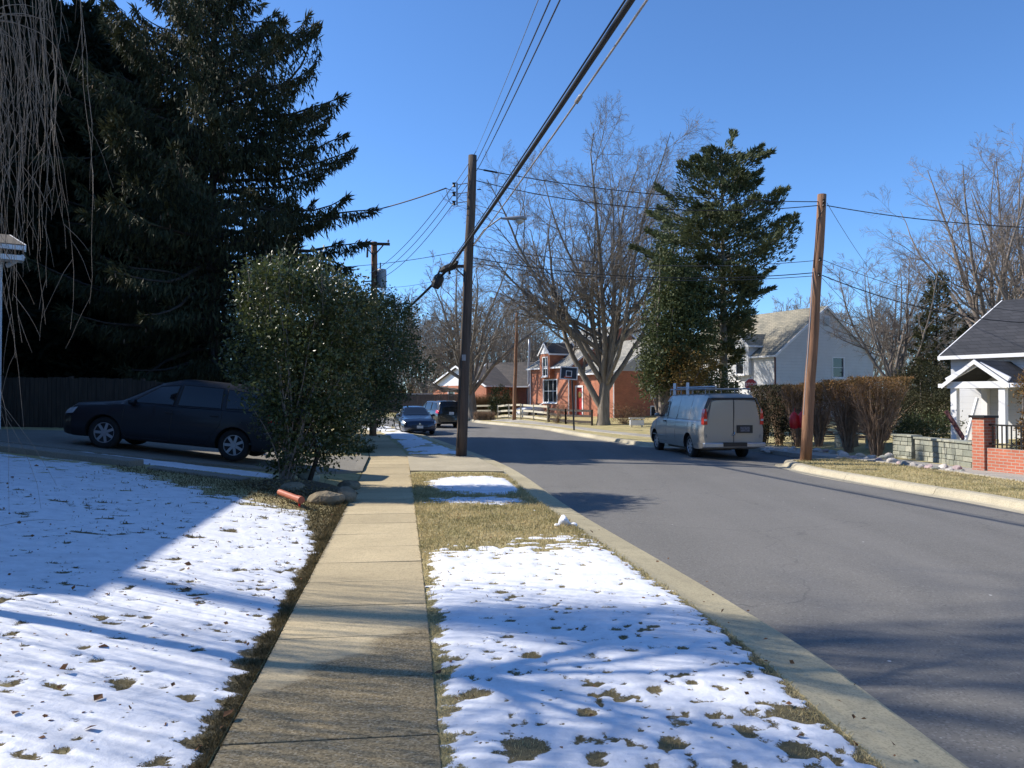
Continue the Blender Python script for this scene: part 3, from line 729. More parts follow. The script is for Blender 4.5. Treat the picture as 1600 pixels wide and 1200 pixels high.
    for wx in wheels:
        for s in (-1, 1):
            yo = s*(max(hw(wx+r+.1, r), hw(wx-r-.1, r))-.03)
            m_ = Matrix.Translation((wx, yo-s*.11, r)) @ Matrix.Rotation(R(-90*s), 4, 'X')
            w = MB(); w.lathe([(r*.62, -.10), (r*.62, .04), (r*.3, .03), (.02, .03)], 20, m_); wo = w.build('wheel', M['black'], root, smooth=False)
            t = MB(); t.lathe([(r*.62, -.11), (r*.85, -.115), (r*.97, -.095), (r, -.06), (r, .06), (r*.97, .095), (r*.85, .112), (r*.64, .105), (r*.6, .08)], 32, m_); t.build('tyre', M['rubber'], wo, smooth=True)
            rm = MB(); rm.lathe([(r*.64, .06), (r*.66, .10), (r*.60, .10), (r*.57, .07)], 32, m_, True)
            for q in range(spokes):
                a = 2*math.pi*q/spokes
                mm = m_ @ Matrix.Rotation(a, 4, 'Z'); rm.box(r*.1, r*.60, -r*.085, r*.085, .055, .085, mm)
            rm.lathe([(.01, .095), (r*.14, .095), (r*.17, .07), (r*.17, .05)], 16, m_)
            rm.build('rim', rimm or M['silver'], wo)
    for (x, y, z, w, h, nx, mt) in plates:
        mb = MB(); mb.box(x-.008, x+.008, y-w/2, y+w/2, z-h/2, z+h/2); mb.build('licence_plate', M['plate'], root)
    if mirror:
        x, z = mirror
        for s in (-1, 1):
            mb = MB(); y0 = hw(x, z); m_ = Matrix.Translation((x, s*(y0+.13), z+.03))
            mb.lathe([(.02, -.09), (.075, -.08), (.095, -.01), (.085, .05), (.03, .08)], 12, m_ @ Matrix.Rotation(R(90), 4, 'Y') @ Matrix.Diagonal((.75, 1.1, 1, 1)))
            mb.bar((x+.02, s*(y0-.02), z), (x, s*(y0+.1), z+.01), .04); mb.build('side_mirror', paint, root, smooth=False)
    hd = MB()
    for s in (-1, 1):
        if name == 'parked_car':
            for x in (-.02, -1.02):
                z = zs[int(np.searchsorted(xs, x))]-.12; hd = MB(); y0 = hw(x, z); hd.box(x-.09+.02, x+.09+.02, *sorted((s*(y0-.01), s*(y0+.03))), z-.016, z+.016); hd.build('door_handle', paint, root, bevel=.008)
    return root, body, hw, roofz
P_black = paintmat('dark_blue_black_paint', (.003, .004, .008), 0, .45, .12, .01)
P_blue = paintmat('dark_blue_paint', (.010, .020, .050), .4, .28, .9, .05)
P_blk2 = paintmat('black_paint', (.008, .008, .009), .3, .25, .9, .05)
P_white = paintmat('white_car_paint', (.72, .73, .75), 0, .3, .6, .1)
P_van = paintmat('pewter_van_paint', (.33, .305, .265), .35, .38, .5, .18)
suv_keys = [(2.44, .36, .60, .64, .50, .58, .50, .36), (2.38, .25, .76, .82, .70, .78, .70, .55), (2.15, .22, .90, .97, .82, .90, .80, .66), (1.3, .24, 1.0, 1.08, .85, .92, .84, .76),
            (1.08, .24, 1.03, 1.13, .85, .92, .86, .74), (.35, .24, 1.06, 1.58, .85, .92, .87, .60), (-.1, .24, 1.07, 1.70, .85, .92, .88, .68), (-1.6, .24, 1.10, 1.70, .85, .92, .87, .67),
            (-2.2, .26, 1.12, 1.64, .84, .90, .84, .64), (-2.38, .30, 1.08, 1.22, .80, .87, .80, .66), (-2.45, .40, .90, .96, .72, .82, .74, .58)]
suv_glass = [((.88, 1.10), (-.05, 1.12), (-.13, 1.56), (.34, 1.50)), ((-.15, 1.12), (-1.12, 1.14), (-1.10, 1.59), (-.20, 1.585)), ((-1.22, 1.15), (-2.08, 1.20), (-1.90, 1.54), (-1.2, 1.58))]
suv_seams = [((1.0, 1.05), (1.02, .45), (.92, .32), (-.02, .32)), ((-.08, 1.1), (-.05, .32)), ((-.05, .32), (-.85, .32), (-1.15, .8), (-1.17, 1.12))]
zz = .56
build_car('parked_car', 'dark suv in the shade on the driveway behind the large leafy shrub', 'suv', (-7.68, 18.55, zz), 0, suv_keys, P_black, suv_glass, (1.02, .42), (-2.30, -2.12), (1.42, -1.47), .36,
          rot=(0, R(-5.6), R(180)), lights=[((2.36, .70), (2.12, .74), (2.05, .88), (2.30, .82))], tails=[((-2.2, .92), (-2.4, .92), (-2.38, 1.08), (-2.18, 1.10))], seams=suv_seams, mirror=(.82, 1.08), plates=[(-2.46, 0, .75, .32, .16, -1, 0)])
# compact suv, black, seen from the rear
cx = G(688, 657, ZR)
yb = 51.2
build_car('parked_car', 'black suv seen from behind, parked beyond the dark blue sedan', 'suv', (P(690, 640, yb).x-.35, yb+.0, ZR+.03), R(118), suv_keys, P_blk2, suv_glass, (1.02, .42), (-2.30, -2.12), (1.42, -1.47), .36,
          lights=[((2.36, .70), (2.12, .74), (2.05, .88), (2.30, .82))], tails=[((-2.05, .95), (-2.42, .92), (-2.38, 1.10), (-2.05, 1.14))], seams=suv_seams, mirror=(.82, 1.08), plates=[(-2.455, 0, .93, .32, .16, -1, 0)])
sed_keys = [(2.42, .30, .52, .55, .45, .55, .48, .30), (2.34, .20, .66, .70, .70, .78, .66, .5), (2.05, .18, .78, .83, .82, .90, .78, .64), (1.2, .20, .88, .94, .84, .92, .82, .74), (.98, .20, .90, .97, .84, .92, .84, .72),
            (.15, .20, .93, 1.38, .84, .92, .84, .56), (-.3, .20, .94, 1.45, .84, .92, .84, .57), (-1.0, .20, .95, 1.40, .84, .92, .84, .55), (-1.75, .22, .97, 1.06, .84, .91, .80, .62), (-2.25, .24, .93, .99, .80, .86, .74, .6), (-2.42, .34, .78, .82, .68, .78, .66, .5)]
sed_glass = [((.80, .97), (-.28, .98), (-.33, 1.35), (.15, 1.30)), ((-.38, .98), (-1.28, 1.0), (-1.02, 1.31), (-.42, 1.355))]
ys = 42.6; xsd = P(650, 650, ys).x
sroot, sbody, shw, srz = build_car('parked_car', 'dark blue sedan parked facing us, nearest of the two cars by the snowy verge', 'sedan', (xsd-.1, ys, ZR+.03), R(-98+22), sed_keys, P_blue, sed_glass, (.95, .2), (-1.68, -1.08), (1.42, -1.4), .33,
          lights=[((2.34, .56), (1.98, .62), (1.95, .76), (2.26, .68))], tails=[((-2.1, .80), (-2.36, .78), (-2.32, .90), (-2.08, .93))], seams=[((.95, .9), (.95, .4), (.9, .3), (-.25, .3)), ((-.33, .96), (-.3, .3))], mirror=(.74, .95), plates=[(2.43, 0, .42, .32, .14, 1, 0)])
mb = MB()
for k in range(5): mb.box(2.36-.0, 2.425+.002*k, -.42, .42, .30+.05*k, .325+.05*k)
mb.build('grille', M['black'], sroot)
mb = MB(); mb.lathe([(.0, -.005), (.055, -.005), (.055, .005), (0, .005)], 20, Matrix.Translation((2.435, 0, .57)) @ Matrix.Rotation(R(90), 4, 'Y')); mb.build('badge', M['chrome'], sroot)
# white car mostly hidden by the brick house
wc = P(838, 624, 64)
build_car('parked_car', 'small white car parked past the corner of the orange brick house', 'car', (wc.x+.7, 64, .15), R(200), sed_keys, P_white, sed_glass, (.95, .2), (-1.68, -1.08), (1.42, -1.4), .33,
          lights=[((2.34, .56), (1.98, .62), (1.95, .76), (2.26, .68))], tails=[((-2.1, .80), (-2.36, .78), (-2.32, .90), (-2.08, .93))], seams=[((.95, .9), (.95, .4), (.9, .3), (-.25, .3)), ((-.33, .96), (-.3, .3))], mirror=(.74, .95))
# ---- van
van_keys = [(2.84, .42, .72, .78, .60, .72, .62, .5), (2.76, .30, .90, .98, .85, .93, .82, .70), (2.4, .26, 1.06, 1.14, .92, .98, .90, .80), (1.95, .28, 1.14, 1.24, .94, 1.0, .93, .82), (1.75, .28, 1.16, 1.34, .94, 1.0, .94, .80),
            (1.15, .28, 1.2, 1.96, .95, 1.0, .95, .72), (.85, .28, 1.2, 2.04, .95, 1.0, .95, .73), (-2.3, .30, 1.2, 2.05, .95, 1.0, .95, .74), (-2.62, .34, 1.2, 2.02, .94, .99, .93, .72), (-2.74, .42, 1.2, 1.90, .92, .97, .90, .70), (-2.78, .46, 1.2, 1.84, .90, .95, .88, .68)]
van_glass = [((1.72, 1.25), (.72, 1.27), (.72, 1.78), (1.28, 1.76))]
van_seams = [((1.80, 1.1), (1.78, .45), (.66, .42)), ((.66, .42), (.66, 1.9)), ((-.25, .45), (-.25, 1.93)), ((-1.42, .85), (-1.42, 1.93)), ((.66, 1.22), (-2.6, 1.22)), ((2.3, .82), (2.0, .84))]
al = R(7.5)
fw = Vector((-math.sin(al), math.cos(al))); rt = Vector((math.cos(al), math.sin(al)))
RL = Vector((P(1099, 640, 24.3).x, 24.3)); ctr = RL+fw*2.80+rt*.97
vroot, vbody, vhw, vrz = build_car('parked_van', 'pewter cargo van with a roof ladder rack, parked facing away at the right kerb', 'van', (ctr.x, ctr.y, ZR+.02), math.atan2(fw.y, fw.x), van_keys, P_van, van_glass, (1.70, 1.22), (0, 0), (1.98, -1.47), .37,
          lights=[((2.8, .62), (2.5, .66), (2.5, .9), (2.74, .84))], seams=van_seams, mirror=(1.62, 1.28), rearwin=False, arch_pad=.07, spokes=8)
XR_ = -2.785
mb = MB(); mb.tube([(XR_-.004, .0, .56), (XR_-.004, .0, 1.86)], .008, 4); mb.build('door_gap', M['black'], vroot)
for s in (-1, 1):
    mb = MB()          # rear door leaf with its raised upper panel
    for (a, b, c, d, e) in ((.03, .80, 1.24, 1.81, .70),):
        vs = [(XR_-.010, s*a, c), (XR_-.010, s*b, c), (XR_-.010, s*e, d-.03), (XR_-.010, s*(e-.08), d), (XR_-.010, s*a, d)]
        vs += [(x+.03, y, z) for x, y, z in vs]; mb.add(vs, [(0, 1, 2, 3, 4), (0, 1, 6, 5), (1, 2, 7, 6), (2, 3, 8, 7), (3, 4, 9, 8), (4, 0, 5, 9)])
    d_ = mb.build('rear_door_panel', P_van, vroot, bevel=.008)
    tl = MB()
    for (z0, z1, yy) in ((1.10, 1.62, 0),):
        vs = []
        for z, y1_, y0_ in ((1.10, .965, .84), (1.30, .965, .85), (1.45, .95, .86), (1.58, .92, .875)):
            vs += [(XR_-.02, s*y0_, z), (XR_-.012, s*(y1_-.01), z), (XR_+.16, s*(y1_+.01), z)]
        fs = [(i*3+j, i*3+j+1, (i+1)*3+j+1, (i+1)*3+j) for i in range(3) for j in range(2)]
        tl.add(vs, fs)
    t_ = tl.build('tail_light', M['redlens'], vroot)
    q = MB(); q.box(XR_-.028, XR_-.015, *sorted((s*.86, s*.95)), 1.21, 1.27); q.build('reversing_lens', M['clearlens'], t_)
    hb = MB()
    for z in (.75, 1.55): hb.tube([(XR_-.01, s*.86, z-.05), (XR_-.01, s*.86, z+.05)], .018, 6)
    hb.build('hinge', P_van, vroot)
    cp = MB(); cp.add([(XR_-.004, s*.70, 1.90), (XR_-.004, s*.86, 1.55), (XR_+.09, s*.93, 1.55), (XR_+.09, s*.775, 1.92)], [(0, 1, 2, 3)]); cp.build('pillar_trim', M['black'], vroot)
mb = MB(); mb.box(XR_-.01, XR_+.16, -.70, .70, 1.865, 1.925); mb.build('roof_edge_trim', M['black'], vroot, bevel=.02)
mb = MB()
mb.box(XR_-.12, XR_+.05, -.98, .98, .40, .55)
bmp_ = mb.build('rear_bumper', M['silver'], vroot, bevel=.03)
mb = MB(); mb.box(XR_-.128, XR_+.03, -.38, .38, .43, .553); mb.build('bumper_step', M['black'], bmp_)
mb = MB(); mb.box(XR_-.03, XR_-.004, -.60, -.10, .84, 1.08); pf = mb.build('plate_recess', M['black'], vroot)
mb = MB(); mb.box(XR_-.036, XR_-.03, -.50, -.20, .885, 1.035); mb.build('licence_plate', simple('van_plate', (.10, .10, .12), .5, var=.6, scale=25, bmp=0), pf)
mb = MB(); mb.tube([(XR_-.02, -.02, .86), (XR_-.06, .0, .80), (XR_-.03, .05, .76)], .016, 6); mb.build('door_handle', M['chrome'], vroot)
mb = MB()      # ladder rack
for x in (1.0, -.1, -1.2, -2.3):
    mb.tube([(x, -.72, 2.0), (x, -.70, 2.20), (x, .70, 2.20), (x, .72, 2.0)], .02, 6)
for y in (-.70, .70): mb.tube([(1.05, y, 2.20), (-2.4, y, 2.20)], .022, 6)
mb.tube([(1.0, .45, 2.26), (-2.5, .45, 2.26)], .035, 8)
rk_ = mb.build('ladder_rack', M['galv'], vroot)
mb = MB()
for x in (.55, -.75): mb.bar((x, .72, 2.02), (x, .72, 2.42), .03, .09)
mb.build('ladder_stop', M['white'], rk_)
mb = MB(); mb.tube([(XR_-.1, -.6, .5), (XR_-.1, .6, .5)], .01, 4)
mb = MB(); mb.tube([(2.2, .99, .62), (.5, 1.005, .6)], .012, 4); mb.tube([(2.2, -.99, .62), (.5, -1.005, .6)], .012, 4); mb.build('body_crease', P_van, vroot)
for s in (-1, 1):
    mb = MB(); y0 = vhw(.85, 1.12); mb.box(.74, .96, *sorted((s*(y0-.01), s*(y0+.035))), 1.09, 1.14); mb.build('door_handle', M['black'], vroot, bevel=.008)
    mb = MB(); y0 = vhw(-1.9, 1.0)
    for x, z in ((2.72, .50),): mb.box(x-.3, x, *sorted((s*.70, s*.86)), z-.1, z+.06)
    mb.build('bumper_end', M['black'], vroot, bevel=.02)
mb = MB(); y0 = vhw(-1.95, 1.0); mb.tube([(-1.86, y0+.002, .90), (-2.04, y0+.002, .90), (-2.04, y0+.002, 1.08), (-1.86, y0+.002, 1.08), (-1.86, y0+.002, .90)], .005, 4); mb.build('fuel_door', M['black'], vroot)
mb = MB(); mb.box(-1.2, 1.6, -.6, .6, .2, .32); mb.build('underbody', M['black'], vroot)
# ------------------------------------------------------------------ houses
# orange brick house: local x runs along the street facade (away to the left), local y runs inward
def brick_cape():
    Yh = 55.0; zc = .45
    p = P(961, 600, Yh)         # near corner of the right wing
    ax = math.atan2(.89, -.455)  # facade runs left and away
    root = thing('brick_house', 'orange brick storey-and-a-half house with a red door behind the huge bare tree', 'house', (p.x, p.y, zc), ax)
    # local axes: +x along the facade (left, away), +y into the block? keep outside on +y side facing the street
    # with rz=ax, +x = (-.51,.86); left of that (+y) = (-.86,-.51) = toward the street/camera. outside = +y
    we = 3.2
    mb = MB(); Lr = 5.2     # right wing facade y=0, x 0..5.2
    door = (4.15, 5.1, .05, 2.15)
    pr = wall(mb, (0, 0), (Lr, 0), -.5, we, [door], side=-1)
    gp = wall(mb, (0, -7.5), (0, 0), -.5, we, [(3.3, 4.5, 1.35, 2.9), (3.2, 4.5, -.12, .75)], side=-1)
    wall(mb, (Lr, 0), (Lr, -7.5), -.5, we, side=-1); wall(mb, (Lr, -7.5), (0, -7.5), -.5, we, side=-1)
    w1 = mb.build('wall', [M['brick']], root)
    for pl in w1.data.polygons: pass
    mb = MB(); gable_tri(mb, (0.0, -7.5), (0.0, 0), we, we+2.35); mb.build('gable', M['sidinggrey'], root)
    gable_roof(root, 0, Lr+3.4, -7.5, 0, we, we+2.35, M['shingle'], .3, .1, 'x', M['white'])
    window(root, *gp, (3.3, 4.5, 1.35, 2.9), 2, 2); window(root, *gp, (3.2, 4.5, -.12, .75), 2, 1)
    # projecting left block with a steep roof; facade at y=1.3
    x0, x1, yf = Lr, Lr+6.2, .45; ze = 3.75
    mb = MB()
    op = (.55, 2.7, .95, 2.55); dorm = (1.95, 2.85, 3.35, 3.75)
    pl_ = wall(mb, (x0, yf), (x1, yf), -.5, ze, [(1.9, 4.1, .95, 2.75)], side=-1)
    wall(mb, (x0, -8.5), (x0, yf), -.5, ze, side=-1); wall(mb, (x1, yf), (x1, -8.5), -.5, ze, side=-1)
    wall(mb, (x1, -8.5), (x0, -8.5), -.5, ze, side=-1)
    ym = (yf-8.5)/2; zr = ze+3.1
    gable_tri(mb, (x0, -8.5), (x0, yf), ze, zr); gable_tri(mb, (x1, yf), (x1, -8.5), ze, zr)
    mb.build('wall', M['brick'], root)
    gable_roof(root, x0, x1, -8.5, yf, ze, zr, M['shingle'], .22, .1, 'x', M['white'])
    w = window(root, *pl_, (1.9, 4.1, .95, 2.75), 3, 2)
    # dormer
    d0, d1 = x0+2.4, x0+4.0; yf0 = yf; yf = yf+.36; mb = MB()
    wf = wall(mb, (d0, yf+.02), (d1, yf+.02), ze-.9, ze+1.0, [(.32, 1.13, ze-.75, ze+.75)], side=-1)
    wall(mb, (d0, yf-1.9), (d0, yf+.02), ze-.9, ze+1.0, side=-1); wall(mb, (d1, yf+.02), (d1, yf-1.9), ze-.9, ze+1.0, side=-1)
    dm = mb.build('dormer', M['brick'], root)
    mb = MB(); gable_tri(mb, (d0-.02, yf+.05), (d1+.02, yf+.05), ze+1.0, ze+1.8); mb.build('dormer_gable', M['white'], dm)
    gable_roof(dm, d0, d1, yf-2.4, yf+.02, ze+1.0, ze+1.8, M['shinglebrown'], .1, .08, 'y', M['white'], 'dormer_roof')
    window(dm, *wf, (.32, 1.13, ze-.75, ze+.75), 2, 2)
    yf = yf0
    # door, steps, downpipe
    P0, u, n = pr
    mb = MB(); mb.box(door[0]+.08, door[1]-.08, -.09, -.05, .05, 2.1); dr = mb.build('front_door', simple('red_door', (.42, .03, .025), .4, var=.1, bmp=.05), root)
    mb = MB(); mb.lathe([(.16, 0), (.24, .02), (.24, .05), (.16, .06)], 16, Matrix.Translation(((door[0]+door[1])/2, .0, 1.55)) @ Matrix.Rotation(R(90), 4, 'X')); mb.build('wreath', M['yellowleaf'], dr)
    mb = MB(); mb.box(door[0]-.08, door[0]+.06, -.03, .05, 0, 2.22); mb.box(door[1]-.06, door[1]+.08, -.03, .05, 0, 2.22); mb.box(door[0]-.08, door[1]+.08, -.03, .06, 2.1, 2.24); mb.build('door_frame', M['white'], dr)
    mb = MB(); mb.box(3.2, 5.19, .01, 1.1, -.6, .0); mb.box(3.2, 5.19, 1.1, 1.5, -.6, -.18); mb.build('steps', M['kerb'], root)
    mb = MB(); mb.tube([(.06, .07, -.4), (.06, .07, we)], .05, 6); mb.tube([(x0+.1, yf+.07, -.4), (x0+.1, yf+.07, ze)], .05, 6); mb.tube([(x1-.1, yf+.07, -.4), (x1-.1, yf+.07, ze)], .05, 6); mb.build('downpipe', M['white'], root)
    return root
brick_cape()
def white_house():
    Yh = 50.0; p = P(1212, 600, Yh); zg = .9
    a = Vector((-.45, .89)).normalized(); ax = math.atan2(a.y, a.x)
    root = thing('white_house', 'tall white house with a tan roof, its plain gable end facing us beyond the hedge', 'house', (p.x, p.y, zg), ax)
    ze = P(1212, 555, Yh).z-zg; W = 8.9; Lh = 10.5; zr = P(1292, 483, Yh+2).z-zg+.1
    mb = MB()
    f1 = wall(mb, (0, 0), (Lh, 0), -1, ze, [(3.2, 4.3, .6, 2.0), (7, 8, .6, 2.0)], side=-1)
    gw = (2.55, 3.75, 2.55, 4.15)
    g1 = wall(mb, (0, -W), (0, 0), -1, ze, [(W-6.1, W-5.0, 2.2, 3.55)], side=-1)
    wall(mb, (Lh, 0), (Lh, -W), -1, ze, side=-1); wall(mb, (Lh, -W), (0, -W), -1, ze, side=-1)
    gable_tri(mb, (0, -W), (0, 0), ze, zr); gable_tri(mb, (Lh, 0), (Lh, -W), ze, zr)
    mb.build('wall', M['siding'], root)
    gable_roof(root, 0, Lh, -W, 0, ze, zr, M['shingletan'], .12, .12, 'x', M['white'])
    window(root, *f1, (3.2, 4.3, .6, 2.0), 2, 2); window(root, *f1, (7, 8, .6, 2.0), 2, 2)
    window(root, *g1, (W-6.1, W-5.0, 2.2, 3.55), 1, 2)
    mb = MB(); mb.box(-.05, .02, -W/2-.25, -W/2+.25, zr-1.2, zr-.65)
    v_ = mb.build('gable_vent', M['galv'], root)
    mb = MB(); mb.tube([(-.04, .08, -.5), (-.04, .08, ze-.1)], .06, 6); mb.build('downpipe', simple('maroon_pipe', (.12, .05, .05), .6, bmp=0), root)
    d0, d1 = 2.1, 3.7; mb = MB()
    wf = wall(mb, (d0, .26), (d1, .26), ze-1.2, ze+.75, [(.4, 1.2, ze-1.15, ze+.45)], side=-1)
    wall(mb, (d0, -1.6), (d0, .26), ze-1.2, ze+.75, side=-1); wall(mb, (d1, .26), (d1, -1.6), ze-1.2, ze+.75, side=-1); gable_tri(mb, (d0, .26), (d1, .26), ze+.75, ze+1.5)
    dm = mb.build('dormer', M['siding'], root)
    gable_roof(dm, d0, d1, -2.4, .26, ze+.75, ze+1.5, M['shingletan'], .12, .08, 'y', M['white'], 'dormer_roof')
    window(dm, *wf, (.4, 1.2, ze-1.15, ze+.45), 1, 2)
white_house()
def porch_house():
    Yh = 26.5; p = P(1486, 600, Yh); zg = .45
    a = Vector((.55, -.835)); ax = math.atan2(a.y, a.x)     # facade runs right and nearer; outside is on the right-hand side = (-.866,-.5)
    root = thing('white_house', 'white house with a charcoal roof and gabled entrance porch, at the right edge', 'house', (p.x, p.y, zg), ax)
    ze = P(1476, 555, Yh).z-zg; L_ = 9.0; W = 8.0
    # outside = -y
    mb = MB()
    f = wall(mb, (0, 0), (L_, 0), -.6, ze, [(2.9, 3.85, .0, 2.0), (6, 7.2, .9, 2.2)], side=1)
    wall(mb, (0, W), (0, 0), -.6, ze, side=1); wall(mb, (L_, 0), (L_, W), -.6, ze, side=1); wall(mb, (L_, W), (0, W), -.6, ze, side=1)
    zr = ze+2.0
    gable_tri(mb, (0, W), (0, 0), ze, zr); gable_tri(mb, (L_, 0), (L_, W), ze, zr)
    mb.build('wall', M['siding'], root)
    gable_roof(root, 0, L_, 0, W, ze, zr, M['shingledark'], .25, .12, 'x', M['white'])
    mb = MB(); mb.box(2.93, 3.82, .05, .09, .0, 1.98); d = mb.build('front_door', simple('pale_door', (.55, .57, .6), .5, var=.05, bmp=0), root)
    mb = MB(); mb.box(3.15, 3.6, .03, .05, 1.25, 1.5); mb.build('pane', M['glass'], d)
    window(root, *f, (6, 7.2, .9, 2.2), 2, 2)
    # dormer near the right frame edge
    d0, d1 = 2.6, 4.6; mb = MB()
    wf = wall(mb, (d0, .6), (d1, .6), ze+.1, ze+1.0, [(.5, 1.5, ze+.2, ze+.9)], side=1)
    wall(mb, (d0, 3.0), (d0, .6), ze+.1, ze+1.0, side=1); wall(mb, (d1, .6), (d1, 3.0), ze+.1, ze+1.0, side=1)
    dm = mb.build('dormer', M['siding'], root)
    mb = MB(); mb.box(d0-.15, d1+.15, .4, 3.2, ze+1.0, ze+1.12); mb.build('dormer_roof', M['white'], dm)
    window(dm, *wf, (.5, 1.5, ze+.2, ze+.9), 1, 2)
    # porch: gable faces out (-y)... roof ridge runs out from the wall; gable end seen lit
    px0, px1, py = 1.07, 2.62, -2.0; pz = 1.66
    pr = thing_part('porch', root)
    mb = MB(); mb.box(px0, px1, py, 0-.01, -.7, -.02); mb.build('porch_floor', M['kerb'], pr)
    mb = MB(); mb.box(px0-.1, px1+.1, py-.1, py+.08, pz, pz+.2); mb.box(px0-.1, px0+.08, py, -.01, pz, pz+.2); mb.box(px1-.08, px1+.1, py, -.01, pz, pz+.2); mb.build('beam', M['white'], pr)
    for x, y in ((px0+.08, py+.0), (px1-.08, py+.0), (px0+.08, -.16), (px1-.08, -.16)):
        mb = MB(); mb.box(x-.09, x+.09, y-.05, y+.13, -.02, pz); mb.build('column', M['white'], pr)
    # ridge along local x, gable ends at px0 (left) lit
    ym = py/2
    mb = MB()
    xm = (px0+px1)/2
    mb.bar((px0-.12, py-.03, pz+.24), (xm, py-.03, pz+.74), .1, .16); mb.bar((px1+.12, py-.03, pz+.24), (xm, py-.03, pz+.74), .1, .16)
    mb.build('gable_frame', M['white'], pr)
    gable_roof(pr, px0, px1, py, .25, pz+.2, pz+.78, M['shingledark'], .2, .07, 'y', M['white'], 'porch_roof')
    inv = rotmat(root).inverted(); mb = MB(); mb.bar(inv @ P(1478, 642, 24.6), inv @ P(1511, 694, 24.0), .07, .11); mb.build('handrail', simple('maroon_rail', (.14, .05, .05), .6, bmp=0), pr)
    mb = MB(); mb.bar(inv @ P(1527, 622, 23.9), inv @ P(1508, 692, 23.7), .06, .08); mb.build('brace', M['white'], pr)
def thing_part(name, parent):
    o = bpy.data.objects.new(name, None); C.objects.link(o); o.parent = parent; return o
porch_house()

def ranch(label, px, py_e, Y, ax, W, Lh, ze, zr, wallm, gablem, roofm, zg=.3, gable_win=(), front_win=(), front_first=True):
    """near corner at px; local +x runs along ridge away, gable at x=0 faces us, outside of long wall is +y side"""
    p = P(px, 600, Y); root = thing('brick_house', label, 'house', (p.x, Y, zg), ax)
    mb = MB()
    g = wall(mb, (0, -W), (0, 0), -1, ze, gable_win, side=-1)
    f = wall(mb, (0, 0), (Lh, 0), -1, ze, front_win, side=-1)
    wall(mb, (Lh, 0), (Lh, -W), -1, ze, side=-1); wall(mb, (Lh, -W), (0, -W), -1, ze, side=-1)
    mb.build('wall', wallm, root)
    mb = MB(); gable_tri(mb, (0, -W), (0, 0), ze, zr); mb.build('gable', gablem, root)
    mb = MB(); gable_tri(mb, (Lh, 0), (Lh, -W), ze, zr); mb.build('gable', gablem, root)
    gable_roof(root, 0, Lh, -W, 0, ze, zr, roofm, .35, .1, 'x', M['white'])
    for o in gable_win: window(root, *g, o, 1, 2)
    for o in front_win: window(root, *f, o, 2, 2)
    return root
# left ranch: its white gable faces us
ranch('low brick house with a broad white gable, left behind the dark utility pole', 677, 600, 78, R(37), 9.0, 12, 2.35, 4.1, M['brick'], M['white'], M['shinglebrown'], .55, [(5.2, 6.3, .8, 2.0), (2.6, 3.4, .8, 1.9)], [])
ranch('dark brick rambler under a low dark roof, left of the thin brown pole', 822, 600, 72, R(158), 9.0, 5.5, 2.4, 4.6, M['brickdark'], M['brickdark'], M['shinglebrown'], .5, [], [])
ranch('red brick house with white gable, just left of the orange brick house', 842, 600, 84, R(37), 9, 11, 2.4, 4.6, M['brickdark'], M['white'], M['shinglebrown'], .5, [(6.9, 8.1, .7, 2.0)], [])
def neighbour_house():
    # only its right corner and gutter end are inside the frame
    Yh = 22.5; zg = .85; x1 = P(2, 600, Yh).x; root = thing('white_house', 'white house at the far left with a boxed gutter end under hanging branches', 'house', (x1, Yh, zg), R(37))
    ze = P(20, 385, Yh).z-zg; mb = MB(); L_ = 9; W = 8
    f = wall(mb, (-L_, 0), (0, 0), -.8, ze, [(3, 4.2, 1, 2.4), (5.8, 7, 1, 2.4)], side=1)
    wall(mb, (0, 0), (0, W), -.8, ze, side=1); wall(mb, (0, W), (-L_, W), -.8, ze, side=1); wall(mb, (-L_, W), (-L_, 0), -.8, ze, side=1)
    gable_tri(mb, (0, 0), (0, W), ze, ze+.9)
    mb.build('wall', M['siding'], root); window(root, *f, (3, 4.2, 1, 2.4), 2, 2); window(root, *f, (5.8, 7, 1, 2.4), 2, 2)
    gable_roof(root, -L_, 0, 0, W, ze, ze+.9, M['shinglebrown'], .5, .14, 'x', M['white'])
    mb = MB(); mb.box(-.2, .48, -.5, .05, ze-.42, ze-.28); mb.bar((.46, -.48, ze-.3), (.1, -.05, ze-.55), .08, .1); mb.build('cornice_return', M['white'], root)
neighbour_house()
def lawn_house():
    # house that owns the lawn: left of the frame, its shadow falls on the snow
    cx, cy = -3.35-7.85, 6.5+1.98; zg = .9
    root = thing('brick_house', 'two storey brick house left of the snowy lawn', 'house', (cx, cy, zg), R(8))
    mb = MB(); h = 5.35
    f = wall(mb, (0-.4, .4), (-.4, 8.6), -1.2, h, [(2, 3.2, 1, 2.4), (5, 6.2, 1, 2.4)], side=1)
    wall(mb, (-9, .4), (-.4, .4), -1.2, h, side=1); wall(mb, (-.4, 8.6), (-9, 8.6), -1.2, h, side=1); wall(mb, (-9, 8.6), (-9, .4), -1.2, h, side=1)
    mb.build('wall', M['brickdark'], root); window(root, *f, (2, 3.2, 1, 2.4)); window(root, *f, (5, 6.2, 1, 2.4))
    mb = MB(); b = [(0, 0, h), (0, 9, h), (-9.4, 9, h), (-9.4, 0, h)]; r = [(-4.7, 4, h+1.6), (-4.7, 5, h+1.6)]
    mb.add(b+r+[(x, y, z-.15) for x, y, z in b], [(0, 1, 5, 4), (1, 2, 5), (2, 3, 4, 5), (3, 0, 4), (0, 1, 7, 6), (1, 2, 8, 7), (2, 3, 9, 8), (3, 0, 6, 9), (6, 7, 8, 9)])
    mb.build('roof', M['shinglebrown'], root)
lawn_house()
